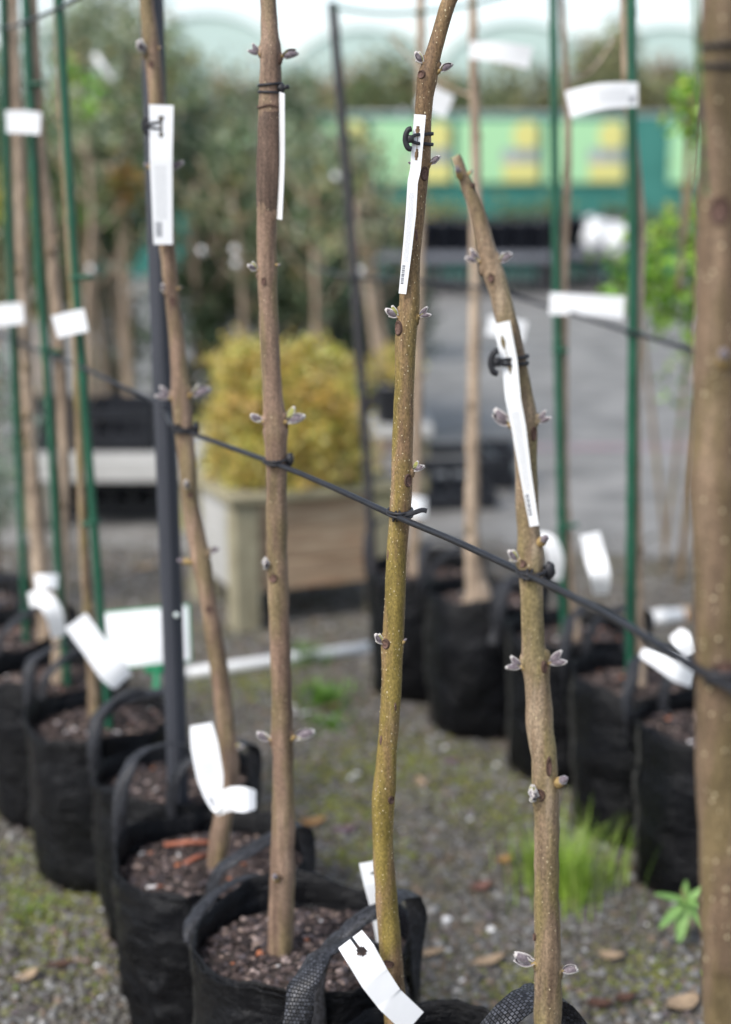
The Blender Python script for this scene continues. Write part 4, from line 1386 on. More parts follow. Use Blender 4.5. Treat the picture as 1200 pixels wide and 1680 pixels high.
# ------------------------------------------------------------------ timber planter with golden shrub
PY = R(24)
fx, fy = Vector((math.cos(PY), math.sin(PY), 0)), Vector((-math.sin(PY), math.cos(PY), 0))
pc = Vector((-.452, 5.33, 0))                     # near corner
PW, PD = .62, .52
o = empty('timber_planter', tuple(pc + fx * PW / 2 + fy * PD / 2), 'weathered timber planter box on legs holding the golden shrub', 'planter')
rotp = Matrix.Rotation(PY, 3, 'Z')
def pbox(mb, a, b, z, sx, sy, sz, bev=.004):
    mb.box(pc + fx * a + fy * b + Vector((0, 0, z)), (sx, sy, sz), rot=rotp, bev=bev)
for a in (.045, PW - .045):
    for b in (.045, PD - .045):
        mb = MB(); pbox(mb, a, b, .225, .09, .09, .45); build('leg', mb, M['timber_grey'], o, smooth=False)
for k in range(3):
    z = .185 + k * .107
    mb = MB(); pbox(mb, PW / 2, .03 + .004 * k, z, PW - .184, .022, .104); build('board', mb, M['timber'], o, smooth=False)
    mb = MB(); pbox(mb, PW / 2, PD - .03, z, PW - .184, .022, .104); build('board', mb, M['timber'], o, smooth=False)
    mb = MB(); pbox(mb, .03, PD / 2, z, .022, PD - .184, .104); build('board', mb, M['timber_white'], o, smooth=False)
    mb = MB(); pbox(mb, PW - .03, PD / 2, z, .022, PD - .184, .104); build('board', mb, M['timber'], o, smooth=False)
for (a, b, sx, sy) in ((PW / 2, .03, PW + .05, .1), (PW / 2, PD - .03, PW + .05, .1), (.03, PD / 2, .1, PD - .164), (PW - .03, PD / 2, .1, PD - .164)):
    mb = MB(); pbox(mb, a, b, .465 + .012, sx, sy, .03); build('rim', mb, M['timber_grey'], o, smooth=False)
mb = MB(); pbox(mb, PW / 2, PD / 2, .43, PW - .08, PD - .08, .01, 0); build('soil', mb, M['soil'], o, smooth=False)

CLID = [None]
def leaves(pos, size, palette, weights, up=0.4, aspect=.45, jit=.2, fold=.25, ids=None, spr=(.55, 1.3)):
    """folded leaf blades: 6 verts, 2 quads each"""
    n = len(pos)
    d = RNG.normal(0, 1, (n, 3)); d[:, 2] += up
    d /= np.linalg.norm(d, axis=1)[:, None]
    e = RNG.normal(0, 1, (n, 3))
    s = np.cross(d, e); s /= np.linalg.norm(s, axis=1)[:, None]
    nr = np.cross(d, s)
    L = (size * RNG.uniform(.65, 1.35, n))[:, None]
    W = L * aspect * .5
    b = pos - d * L * .5
    t = pos + d * L * .5
    v = np.stack([b, pos + d * L * -.1 + s * W + nr * W * fold * 2, pos + d * L * .22 + s * W * .8 + nr * W * fold * 2, t,
                  pos + d * L * .22 - s * W * .8 + nr * W * fold * 2, pos + d * L * -.1 - s * W + nr * W * fold * 2], 1).reshape(-1, 3)
    o_ = (np.arange(n) * 6)[:, None]
    f = np.stack([np.concatenate([o_, o_ + 1, o_ + 2, o_ + 3], 1), np.concatenate([o_, o_ + 3, o_ + 4, o_ + 5], 1)], 1).reshape(-1, 4)
    pal = np.array(palette)[RNG.choice(len(palette), n, p=np.array(weights) / sum(weights))] * RNG.uniform(1 - jit, 1 + jit, (n, 1))
    if ids is not None:                       # sprigs differ in colour from one another
        k_ = ids.max() + 1
        pal = pal * RNG.uniform(spr[0], spr[1], (k_, 1))[ids] * (1 + RNG.normal(0, .07, (k_, 3)))[ids]
    return v, f, np.repeat(np.clip(pal, 0, .9), 2, 0)
def clumps(center, ax, ncl, per, spread, shell=.55, zmin=None, box=2.0):
    d = RNG.normal(0, 1, (ncl, 3)); d /= (np.abs(d) ** box).sum(1)[:, None] ** (1 / box)
    rr = shell + (1 - shell) * RNG.uniform(0, 1, (ncl, 1)) ** .6
    cc = np.array(center) + d * rr * np.array(ax) * RNG.uniform(.8, 1.12, (ncl, 1))
    p = np.repeat(cc, per, 0) + RNG.normal(0, spread, (ncl * per, 3))
    CLID[0] = np.repeat(np.arange(ncl), per)
    if zmin is not None:
        CLID[0] = CLID[0][p[:, 2] > zmin]
        p = p[p[:, 2] > zmin]
    return cc, p
def shrub(name, label, center, ax, ncl, per, spread, lsize, pal, wts, stems, base_z=0, aspect=.5, group=None, zmin=None, cat='shrub', shell=.55, box=2.0):
    base = Vector((center[0], center[1], base_z))
    o = empty(name, tuple(base), label, cat, group)
    cc, p = clumps(center, ax, ncl, per, spread, zmin=zmin, shell=shell, box=box)
    v, f, c = leaves(p, np.full(len(p), lsize), pal, wts, aspect=aspect, ids=CLID[0], spr=(.8, 1.18) if box > 2 else (.55, 1.3))
    fast('foliage', v, f, M['leafy'], o, colors=c, kind='stuff')
    rnd = random.Random(int(abs(center[0]) * 1000))
    mb = MB()
    for k in range(stems):
        q = Vector(cc[rnd.randrange(len(cc))])
        b0 = base + Vector((rnd.uniform(-.1, .1) * ax[0], rnd.uniform(-.1, .1) * ax[1], 0))
        mb.tube(smooth_path([b0, b0.lerp(q, .5) + Vector((0, 0, ax[2] * .15)), q], .08), .006 + .004 * rnd.random(), 6)
    build('stems', mb, M['bark_tan'], o)
    return o
GOLD = [srgb(228, 208, 122), srgb(212, 190, 100), srgb(240, 226, 158), srgb(184, 166, 84), srgb(158, 164, 84), srgb(136, 100, 60)]
gc = pc + fx * PW / 2 + fy * PD / 2
shrub('golden_shrub', 'dense golden yellow leaved shrub in the timber planter', (gc.x - .015, gc.y - .02, .66), (.285, .26, .31), 520, 46, .026, .021, GOLD, [5, 6, 4, 4, 4, 1.2], 10, base_z=.44, aspect=.6, zmin=.5, shell=.6, box=3.2)

# ------------------------------------------------------------------ pipes on the ground
def pipe(label, a, b, r, m, cap=None):
    o = empty('ground_pipe', tuple(a), label, 'pipe')
    mb = MB(); mb.tube([a, a.lerp(b, .5), b], r, 14); build('tube', mb, m, o)
    d = (b - a).normalized()
    for k, t in enumerate((0.02, .56)):
        q = a.lerp(b, t)
        mb = MB(); mb.tube([q - d * .02, q + d * .02], r * 1.14, 14); build('collar', mb, cap if (cap and k == 0) else m, o)
    return o
pa, pb = G(286, 1108, .018), G(622, 1060, .018)
pipe('long white pipe lying on the gravel before the timber planter', pa, pb, .020, M['pvc'])
pipe('short white pipe with a tan end beside the thick trunk', G(1130, 1008, .03), G(1052, 1016, .03), .026, M['pvc'], M['timber'])

# ------------------------------------------------------------------ low bench with black crates, left
def crate(label, c, sx, sy, sz, rz=0, group='black nursery crates'):
    o = empty('plastic_crate', tuple(c), label, 'crate', group)
    Mr = Matrix.Rotation(rz, 3, 'Z')
    c = Vector(c)
    mb = MB()
    W = lambda v: c + Mr @ Vector(v)
    mb.box(W((0, 0, .01)), (sx, sy, .02), rz)
    build('base', mb, M['black_plastic'], o, smooth=False)
    for dz, nm in ((sz - .03, 'rim'), (.05, 'lower_rail')):
        mb = MB()
        for x, y, ax_, ay in ((0, -sy / 2, sx, .02), (0, sy / 2, sx, .02), (-sx / 2, 0, .02, sy - .024), (sx / 2, 0, .02, sy - .024)):
            mb.box(W((x, y, dz)), (ax_, ay, .06), rz, bev=.004)
        build(nm, mb, M['black_plastic'], o, smooth=False)
    nsl = max(4, int(sx / .09))
    for k in range(nsl):
        x = -sx / 2 + sx * (k + .5) / nsl
        mb = MB()
        mb.box(W((x, -sy / 2 + .002, sz / 2 + .005)), (.03, .012, sz - .1), rz)
        build('slat', mb, M['black_plastic'], o, smooth=False)
    return o
bl = V(40, 785, 6.9)
bx0, bx1 = V(30, 760, 6.9).x, V(330, 760, 6.9).x
o = empty('low_bench', ((bx0 + bx1) / 2, 7.2, 0), 'low pale bench carrying black crates behind the green stakes', 'bench')
for k in range(4):
    mb = MB(); mb.box(((bx0 + bx1) / 2, 6.95 + k * .2, .335), (bx1 - bx0, .18, .035), bev=.004); build('slat', mb, M['timber_white'], o, smooth=False)
mb = MB(); mb.box(((bx0 + bx1) / 2, 6.86, .285), (bx1 - bx0, .03, .1), bev=.004); build('front_rail', mb, M['timber_white'], o, smooth=False)
mb = MB(); mb.box(((bx0 + bx1) / 2, 7.66, .285), (bx1 - bx0, .03, .1), bev=.004); build('back_rail', mb, M['timber_white'], o, smooth=False)
for x in (bx0 + .06, bx1 - .06, ):
    for y in (6.93, 7.6):
        mb = MB(); mb.box((x, y, .117), (.09, .09, .234), bev=.004); build('leg', mb, M['timber_grey'], o, smooth=False)
crate('black slatted crate on the low bench, beside the grey stake', (V(205, 700, 7.1).x, 7.12, .354), .30, .36, .2)
crate('black slatted crate on the low bench, between the green stakes', (V(85, 700, 7.1).x, 7.12, .354), .30, .36, .2)
crate('black crate under the low bench', (V(190, 800, 7.3).x, 7.35, .0), .5, .4, .2)
crate('large black crate on the asphalt behind the sharp tree', (V(742, 800, 7.4).x, 7.5, .006), .36, .4, .25, R(8))
crate('small black crate partly behind the flared trunk', (V(800, 800, 7.7).x + .06, 7.95, .006), .2, .3, .2, R(-5))
# low pale block bench with a pot, between dark stake and sharp tree
o = empty('low_bench', (V(630, 760, 7.6).x, 7.8, 0), 'small pale bench between the dark stake and the sharp tree', 'bench')
cxm = V(625, 740, 7.6).x
for k in range(3):
    mb = MB(); mb.box((cxm, 7.65 + k * .15, .33), (.5, .135, .05), bev=.004); build('slat', mb, M['timber_white'], o, smooth=False)
for x in (-.2, .2):
    mb = MB(); mb.box((cxm + x, 7.8, .152), (.07, .3, .3), bev=.004); build('leg', mb, M['timber_grey'], o, smooth=False)
def pot(label, c, r, h, m, group=None, n=18):
    mb = MB()
    prof = [(.74, 0), (.95, .86), (1.06, .86), (1.08, 1.0), (.98, 1.0), (.9, .88), (.0, .86)]
    vs, fs = [], []
    for rr, z in prof:
        for k in range(n):
            a = 2 * math.pi * k / n
            vs.append((c[0] + r * rr * math.cos(a), c[1] + r * rr * math.sin(a), c[2] + h * z))
    for j in range(len(prof) - 1):
        for k in range(n):
            fs.append((j * n + k, j * n + (k + 1) % n, (j + 1) * n + (k + 1) % n, (j + 1) * n + k))
    fs.append(tuple(reversed(range(n))))
    mb.add(vs, fs)
    o = build('plant_pot', mb, m, loc=c)
    return tag(o, label, 'pot', group)
pot('black pot on the small pale bench behind the sharp tree', (cxm + .07, 7.75, .356), .12, .2, M['pot_blue'])
shrub('potted_shrub', 'small yellowish shrub in the black pot behind the sharp tree', (cxm + .06, 7.74, .62), (.13, .13, .1), 25, 20, .03, .03, GOLD, [3, 4, 2, 4, 4, 2], 4, base_z=.53)

# ------------------------------------------------------------------ far bench with black pots
for row, (Y, x0, x1, zt, lb) in enumerate([(19.4, 618, 905, .50, 'grey far bench with black pots left of the green stakes'), (19.8, 908, 1050, .52, 'grey far bench with black pots between the green stakes')]):
    xa, xb = V(x0, 420, Y).x, V(x1, 420, Y).x
    o = empty('pot_bench', ((xa + xb) / 2, Y, 0), lb, 'bench')
    mb = MB(); mb.box(((xa + xb) / 2, Y + .4, zt - .05), (xb - xa, .9, .1), bev=.01); build('top', mb, M['bench_grey'], o, smooth=False)
    nleg = 4 if row == 0 else 3
    for k in range(nleg):
        for dy in (.05, .75):
            mb = MB(); mb.box((lerp(xa + .06, xb - .06, k / (nleg - 1)), Y + dy, (zt - .1) / 2), (.07, .07, zt - .102), bev=.005); build('leg', mb, M['stake_dark'], o, smooth=False)
    npot = 9 if row == 0 else 4
    for k in range(npot):
        for dy in (.16, .5):
            pot('black pot in the rows on the far bench by the green stakes' if row else 'black pot in the rows on the far bench behind the cut tree', (lerp(xa + .12, xb - .12, k / (npot - 1)), Y + dy, zt + .002), .14, .40, M['pot_blue'], 'black pots on the far benches', 12)
    nc = 4 if row == 0 else 2
    for k in range(nc):
        crate('black crate below the far bench behind the cut tree' if row == 0 else 'black crate below the far bench by the green stakes', (lerp(xa + .24, xb - .24, k / (nc - 1)), Y + .3, .006), .5, .5, .38, group='crates below the far benches')
# two pale blobs of unknown kind at the far bench, shaped like sacks
for k, (px, py) in enumerate(((977, 383), (1012, 392))):
    p = V(px, py, 19.2)
    o = empty('pale_blob', (p.x, p.y, p.z - .17), ('left' if k == 0 else 'right') + ' of two pale blobs before the far bench pots', 'blob')
    mb = MB(); mb.ellipsoid((p.x, p.y, p.z), (.14, .09, .18), Matrix.Rotation(.35, 3, 'Y'), 12, 9, wob=.25); build('blob_body', mb, M['white_tag'], o)
    mb = MB(); mb.tube([Vector((p.x - .06, p.y, p.z + .14)), Vector((p.x - .08, p.y, p.z + .2))], [.035, .06], 8); build('neck', mb, M['white_tag'], o)

# ------------------------------------------------------------------ teal cloth fence with banners
YF = 22.0
zt = V(600, 190, YF).z
o = empty('cloth_fence', (2, YF, 0), 'teal shade cloth fence hung with pale green banners', 'fence')
xa, xb = -9.0, 10.0
nb = 38
mb = MB()
vs = []
for j in range(5):
    for k in range(nb * 2 + 1):
        x = lerp(xa, xb, k / (nb * 2))
        vs.append((x, YF + .02 * math.sin(k * 1.3) * (1 - j / 5), lerp(.05, zt, j / 4)))
K = nb * 2 + 1
mb.add(vs + [(a, b + .01, c) for a, b, c in vs], [(j * K + k, j * K + k + 1, (j + 1) * K + k + 1, (j + 1) * K + k) for j in range(4) for k in range(K - 1)] + [(5 * K + j * K + k, 5 * K + (j + 1) * K + k, 5 * K + (j + 1) * K + k + 1, 5 * K + j * K + k + 1) for j in range(4) for k in range(K - 1)])
build('cloth', mb, M['cloth_teal'], o)
for k in range(9):
    x = lerp(xa, xb, k / 8)
    mb = MB(); mb.tube([(x, YF + .07, 0), (x, YF + .07, zt + .08)], .04, 10); build('post', mb, M['steel'], o)
mb = MB(); mb.tube([(xa, YF + .07, zt + .02), (xb, YF + .07, zt + .02)], .025, 8); build('rail', mb, M['steel'], o)
BN = [(470, 604, 'banner with yellow disc at the far left of the teal fence'), (607, 742, 'banner behind the sharp tree label on the teal fence'), (750, 887, 'banner seen above the cut tree on the teal fence'), (893, 1027, 'banner between the green stakes on the teal fence'), (1099, 1236, 'banner nearest the thick right trunk on the teal fence')]
for x0, x1, lb in BN:
    a, b = V(x0, 250, YF - .06).x, V(x1, 250, YF - .06).x
    z0, z1 = V(600, 300, YF - .06).z, V(600, 198, YF - .06).z
    w, h = b - a, z1 - z0
    o = empty('fence_banner', ((a + b) / 2, YF - .06, z0), lb, 'banner', 'banners on the teal fence')
    mb = MB(); mb.box(((a + b) / 2, YF - .06, (z0 + z1) / 2), (w, .012, h), bev=.003); build('panel', mb, M['banner_green'], o, smooth=False)
    mb = MB()
    c_ = Vector((a + w * .83, YF - .071, z1 - h * .24)); r_ = .19
    vs = [c_] + [c_ + Vector((math.cos(q) * r_, 0, math.sin(q) * r_)) for q in [k * math.pi / 14 for k in range(28)]]
    vs2 = [v_ + Vector((0, .006, 0)) for v_ in vs]
    mb.add(vs + vs2, [(0, 1 + (k + 1) % 28, 1 + k) for k in range(28)] + [(1 + k, 1 + (k + 1) % 28, 30 + (k + 1) % 28, 30 + k) for k in range(28)])
    build('yellow_disc', mb, M['banner_yellow'], o, smooth=False)
    mb = MB(); mb.box((a + w * .77, YF - .069, z0 + h * .17), (w * .42, .006, h * .3)); build('yellow_block', mb, M['banner_yellow'], o, smooth=False)
    mb = MB(); mb.box((a + w * .76, YF - .069, z0 + h * .44), (w * .44, .006, h * .22)); build('picture', mb, M['banner_grey'], o, smooth=False)
    mb = MB(); mb.box((a + w * .98, YF - .0685, (z0 + z1) / 2), (w * .035, .005, h)); build('teal_edge', mb, M['cloth_teal'], o, smooth=False)

# ------------------------------------------------------------------ trees of the middle distance and beyond the fence
OLIVE = [srgb(142, 156, 116), srgb(116, 134, 94), srgb(174, 184, 150), srgb(78, 94, 64), srgb(206, 210, 190), srgb(176, 160, 104)]
DARK = [srgb(98, 118, 86), srgb(126, 144, 110), srgb(58, 74, 52), srgb(164, 178, 150), srgb(178, 160, 106)]
def leafy_tree(label, X, Y, crowns, stems, lsize, pal, wts, ncl, per, spread, trunk_r, group, m='bark_pale', name='leafy_tree', aspect=.34):
    """crowns: (dx, z, rx, rz); stems: list of [(dx, z), ...]"""
    o = empty(name, (X, Y, 0), label, 'tree', group)
    allc, allp, alli = [], [], []
    for (dx, z, rx, rz) in crowns:
        cc, p = clumps((X + dx, Y, z), (rx, rx * .9, rz), int(ncl * 1.0), int(per * .95), spread * .8, shell=.25)
        alli.append(CLID[0] + sum(len(q_) for q_ in allc)); allc.append(cc); allp.append(p)
    cc, p = np.concatenate(allc), np.concatenate(allp)
    v, f, c = leaves(p, np.full(len(p), lsize * 1.25), pal, wts, aspect=aspect, jit=.3, ids=np.concatenate(alli))
    fast('crown', v, f, M['leafy'], o, colors=c, kind='stuff')
    rnd = random.Random(int(abs(X * 100) + Y))
    for st in stems:
        pts = smooth_path([Vector((X + a, Y + rnd.uniform(-.03, .03), z)) for a, z in st], .1)
        mb = MB()
        n = len(pts)
        mb.tube(pts, [trunk_r * (1 - .55 * k / max(1, n - 1)) for k in range(n)], 10, wob=.15, wfreq=8)
        build('trunk', mb, M[m], o)
        top = pts[-1]
        for k in range(7):
            q = Vector(cc[rnd.randrange(len(cc))])
            s0 = pts[int(n * rnd.uniform(.6, .98))]
            mb = MB(); mb.tube(smooth_path([s0, s0.lerp(q, .5) + Vector((0, 0, .05)), q], .12), [trunk_r * .3] * 0 or trunk_r * .22, 6); build('limb', mb, M[m], o)
    return o
GR = 'potted trees standing behind the planter'
def xm(px, Y): return (px - 600) / FPX * Y * 1.0
leafy_tree('grey green tree with two tan stems behind the left green stakes', xm(190, 9.2), 9.2, [(0, 1.95, .42, .58), (-.1, 1.3, .4, .4)], [[(-.05, 0), (-.08, .5), (-.12, 1.1), (-.1, 1.7)], [(.08, 0), (.05, .5), (.0, 1.0), (.14, 1.9)]], .05, OLIVE, [4, 4, 3, 3, 1, 2], 60, 42, .075, .034, GR)
leafy_tree('yellow green tree at the far left behind the stakes', xm(60, 9.8), 9.8, [(0, 1.55, .42, .42), (.05, .95, .35, .3)], [[(0, 0), (.03, .6), (0, 1.5)]], .055, [srgb(132, 146, 82), srgb(112, 128, 84), srgb(160, 158, 88), srgb(84, 102, 70)], [3, 3, 2, 3], 50, 40, .075, .03, GR)
leafy_tree('dense grey tree just right of the grey stake', xm(350, 9.6), 9.6, [(0, 1.6, .46, .44), (.1, 1.0, .42, .35)], [[(0, 0), (-.03, .6), (.05, 1.5)]], .05, DARK, [3, 4, 2, 3, 1], 70, 42, .075, .03, GR)
leafy_tree('silvery tree behind the second trunk', xm(455, 9.3), 9.3, [(0, 1.5, .38, .42), (.05, .98, .36, .3)], [[(.1, 0), (.08, .6), (.02, 1.4)]], .045, OLIVE, [3, 3, 4, 3, 2, 1], 64, 42, .07, .028, GR)
leafy_tree('dark leaved tree between second trunk and dark stake', xm(530, 8.9), 8.9, [(0, 1.33, .33, .36), (-.08, .95, .32, .26)], [[(0, 0), (.0, .5), (0, 1.3)]], .045, DARK, [4, 3, 3, 2, 1], 56, 42, .065, .032, GR)
leafy_tree('sparse tree with bent tan stem behind the dark stake', xm(612, 8.4), 8.4, [(-.05, 1.25, .26, .22)], [[(.03, 0), (.03, .5), (-.02, .9), (-.1, 1.4)]], .04, OLIVE, [4, 3, 3, 3, 1, 2], 16, 24, .06, .028, GR)
leafy_tree('tall back tree above the leaning tree', xm(270, 12.0), 12.0, [(-.3, 2.4, .6, .55), (.25, 1.9, .6, .5)], [[(0, 0), (0, 1.2), (.05, 2.3)]], .06, OLIVE, [4, 4, 3, 3, 1, 2], 60, 40, .1, .04, GR)
leafy_tree('tree cut by the left edge behind the green stakes', xm(-20, 8.6), 8.6, [(0, 1.75, .4, .5), (0, 1.1, .36, .35)], [[(0, 0), (.05, .8), (0, 1.7)]], .05, OLIVE, [4, 4, 3, 3, 1, 2], 52, 42, .075, .03, GR)
leafy_tree('back tree filling between grey stake and second trunk', xm(430, 12.5), 12.5, [(0, 1.75, .6, .5), (.4, 1.5, .5, .4)], [[(0, 0), (0, 1.0), (.05, 1.7)]], .06, DARK, [3, 4, 2, 3, 1], 70, 40, .1, .04, GR)
for px, Y, top, lean, lb in ((140, 8.2, 1.75, .05, 'slim bare trunk between the left stakes and the grey stake'), (222, 8.5, 1.6, -.1, 'slim bare trunk just left of the grey stake'), (312, 9.0, 1.5, .06, 'slim bare trunk right of the leaning tree'), (405, 8.8, 1.45, -.05, 'slim bare trunk left of the second trunk'), (500, 8.6, 1.5, .08, 'slim bare trunk right of the second trunk'), (640, 8.8, 1.55, -.12, 'slim bare trunk left of the sharp tree, far back')):
    X = xm(px, Y)
    o = empty('slim_tree', (X, Y, 0), lb, 'tree', 'slim bare trees behind the planter')
    pts = smooth_path([Vector((X + lean * k / 4 + .02 * math.sin(k * 2 + px), Y, top * k / 4)) for k in range(5)], .08)
    mb = MB(); mb.tube(pts, [.024 - .012 * k / len(pts) for k in range(len(pts))], 9, wob=.2, wfreq=9); build('trunk', mb, M['bark_pale'], o)
    for k in range(6):
        b0 = pts[int(len(pts) * (.55 + .07 * k))]
        mb = MB(); mb.tube(smooth_path([b0, b0 + Vector((.12 * (-1) ** k, .05, .12)), b0 + Vector((.2 * (-1) ** k, .08, .3))], .06), .006, 6); build('branch', mb, M['bark_pale'], o)
    cc, p = clumps((X + lean, Y, top), (.24, .22, .3), 14, 16, .05, shell=.3)
    v, f, c = leaves(p, np.full(len(p), .05), OLIVE, [4, 4, 3, 3, 1, 2], aspect=.4, jit=.35)
    fast('leaves', v, f, M['leafy'], o, colors=c, kind='stuff')
DS = [(300, 9.0, .62, 'dark potted shrub just right of the leaning tree, low'), (372, 9.3, .7, 'dark potted shrub left of the second trunk, low'), (468, 9.2, .66, 'dark potted shrub right of the second trunk, low'), (540, 9.5, .74, 'dark potted shrub left of the dark stake, low'), (600, 9.1, .55, 'dark potted shrub right of the dark stake, low'), (185, 9.6, .6, 'dark potted shrub left of the grey stake, low'), (655, 9.6, .6, 'dark potted shrub left of the sharp tree, low')]
for px, Y, z_, lb in DS:
    X = xm(px, Y)
    pot('black pot of the ' + lb.replace(', low', ''), (X, Y, .006), .13, .26, M['pot_blue'], 'pots behind the planter', 16)
    shrub('potted_shrub', lb, (X, Y, z_), (.2, .18, z_ - .26), 44, 22, .045, .05, [srgb(76, 98, 66), srgb(98, 120, 82), srgb(54, 70, 50), srgb(140, 156, 128), srgb(104, 96, 60)], [4, 4, 4, 1.5, 1], 5, base_z=.2, group='dark potted shrubs behind the planter')
for px, py, Y, r_, pal_, lb in ((135, 150, 8.6, .13, [srgb(160, 206, 74), srgb(136, 184, 62), srgb(112, 150, 60)], 'lime green sprig in the trees right of the green stakes'), (203, 305, 8.3, .07, [srgb(176, 136, 70), srgb(150, 130, 72), srgb(130, 128, 76)], 'orange leaved sprig left of the grey stake'), (150, 335, 8.5, .16, [srgb(112, 150, 86), srgb(92, 132, 76), srgb(130, 160, 96)], 'green leaved sprig between green stakes and grey stake'), (20, 330, 8.0, .14, [srgb(170, 164, 70), srgb(140, 146, 66), srgb(112, 124, 60)], 'yellow green sprig at the far left edge')):
    q_ = V(px, py, Y)
    shrub('leafy_sprig', lb, tuple(q_), (r_, r_, r_ * 1.2), 14, 14, .035, .05, pal_, [3, 3, 2], 2, aspect=.5)
shrub('silver_shrub', 'silvery shrub cut by the left edge below the wire', (V(-12, 690, 5.6).x, 5.6, .62), (.13, .2, .34), 50, 30, .04, .026, [srgb(168, 178, 164), srgb(140, 152, 134), srgb(112, 128, 104)], [3, 3, 2], 6)
LIME = [srgb(150, 188, 64), srgb(124, 166, 56), srgb(178, 206, 92), srgb(92, 132, 52), srgb(110, 140, 76)]
shrub('lime_shrub', 'bright green leaved shrub left of the thick right trunk', (V(1110, 430, 6.3).x, 6.3, 1.2), (.2, .18, .24), 34, 20, .06, .05, LIME, [5, 4, 3, 2, 1], 2, aspect=.55)
shrub('lime_shrub', 'darker green shrub low behind the thick right trunk', (V(1135, 560, 6.0).x, 6.0, .84), (.13, .13, .16), 15, 9, .045, .045, [srgb(98, 128, 84), srgb(120, 152, 84), srgb(84, 110, 76), srgb(150, 176, 84)], [3, 3, 2, 1], 2, aspect=.5)
shrub('lime_shrub', 'small bright green sprig high beside the thick right trunk', (V(1128, 175, 5.2).x, 5.2, V(1128, 175, 5.2).z), (.07, .07, .1), 12, 9, .025, .045, LIME, [5, 4, 3, 1, 1], 3, base_z=1.2, aspect=.55)
shrub('low_shrub', 'dull green shrub row before the teal fence at the right', (V(960, 345, 21).x, 21.0, .72), (1.7, .4, .36), 70, 26, .1, .09, [srgb(120, 130, 80), srgb(96, 112, 72), srgb(146, 140, 84)], [3, 3, 2], 8)
shrub('low_shrub', 'dull yellow shrub row before the teal fence at the left', (V(690, 380, 21).x, 21.0, .72), (1.3, .4, .34), 60, 26, .1, .09, [srgb(150, 142, 82), srgb(120, 124, 74), srgb(170, 158, 92)], [3, 3, 2], 8)
MT = [(332, 412, 'small pale label low right of the leaning tree, left of a pair'), (386, 410, 'small pale label beside the second trunk, upper of a pair'), (388, 432, 'small pale label beside the second trunk, lower of a pair'), (552, 290, 'small pale label left of the dark stake'), (592, 445, 'small pale label beside the bent tan stem'), (170, 110, 'slanted pale label high in the two stemmed tree'), (150, 442, 'small pale label between green stake and grey stake')]
for px, py, lb in MT:
    q_ = 30 if 'slanted' in lb else 9
    strip_tag(lb, [(px - q_ / 2, py - (q_ * .7 if q_ > 20 else 4), 8, 8.1), (px, py, 9, 8.08), (px + q_ / 2, py + (q_ * .7 if q_ > 20 else 4), 11, 8.1)], group='small pale labels in the middle trees', yaw=R(20))
FARP = [[srgb(158, 160, 116), srgb(128, 136, 94), srgb(178, 174, 128), srgb(108, 118, 86)], [srgb(184, 162, 128), srgb(164, 140, 108), srgb(200, 180, 146), srgb(136, 128, 94)], [srgb(122, 136, 92), srgb(100, 114, 78), srgb(146, 156, 106), srgb(166, 164, 112)]]  # far foliage lightened: distance haze is put into these colours
FAR = [(560, 30, 2.9, 1.3, 1, 'brownish tree beyond the fence, right of the dark stake'), (632, 28, 3.0, 1.2, 2, 'dark green tree beyond the fence, left of the sharp trunk'), (700, 32, 3.0, 1.3, 1, 'tawny tree beyond the fence, behind the sharp tree top'), (775, 29, 2.7, 1.2, 2, 'green tree beyond the fence, behind the back row labels'), (850, 31, 2.9, 1.3, 0, 'olive tree beyond the fence, left of the green stake pair'), (930, 33, 2.9, 1.2, 1, 'brown tree beyond the fence, on the left green stake'), (985, 28, 3.45, .8, 0, 'pointed olive tree beyond the fence, between the green stakes'), (1060, 31, 3.0, 1.3, 1, 'tawny tree beyond the fence, right of the green stake pair'), (1130, 29, 2.8, 1.2, 2, 'green tree beyond the fence, by the thick trunk'), (470, 30, 2.8, 1.4, 0, 'olive tree beyond the fence, behind the second trunk'), (380, 31, 2.7, 1.4, 1, 'tawny tree beyond the fence, right of the leaning tree')]
for px, Y, top, rx, k, lb in FAR:
    leafy_tree(lb, xm(px, Y), Y, [(0, top - .45, rx * .75, .85), (.2, top - 1.2, rx, .8)], [[(0, 0), (.05, top * .7)]], .13, FARP[k], [3, 3, 2, 2], 60, 26, .2, .09, 'trees beyond the teal fence', aspect=.5, m='bark_tan')

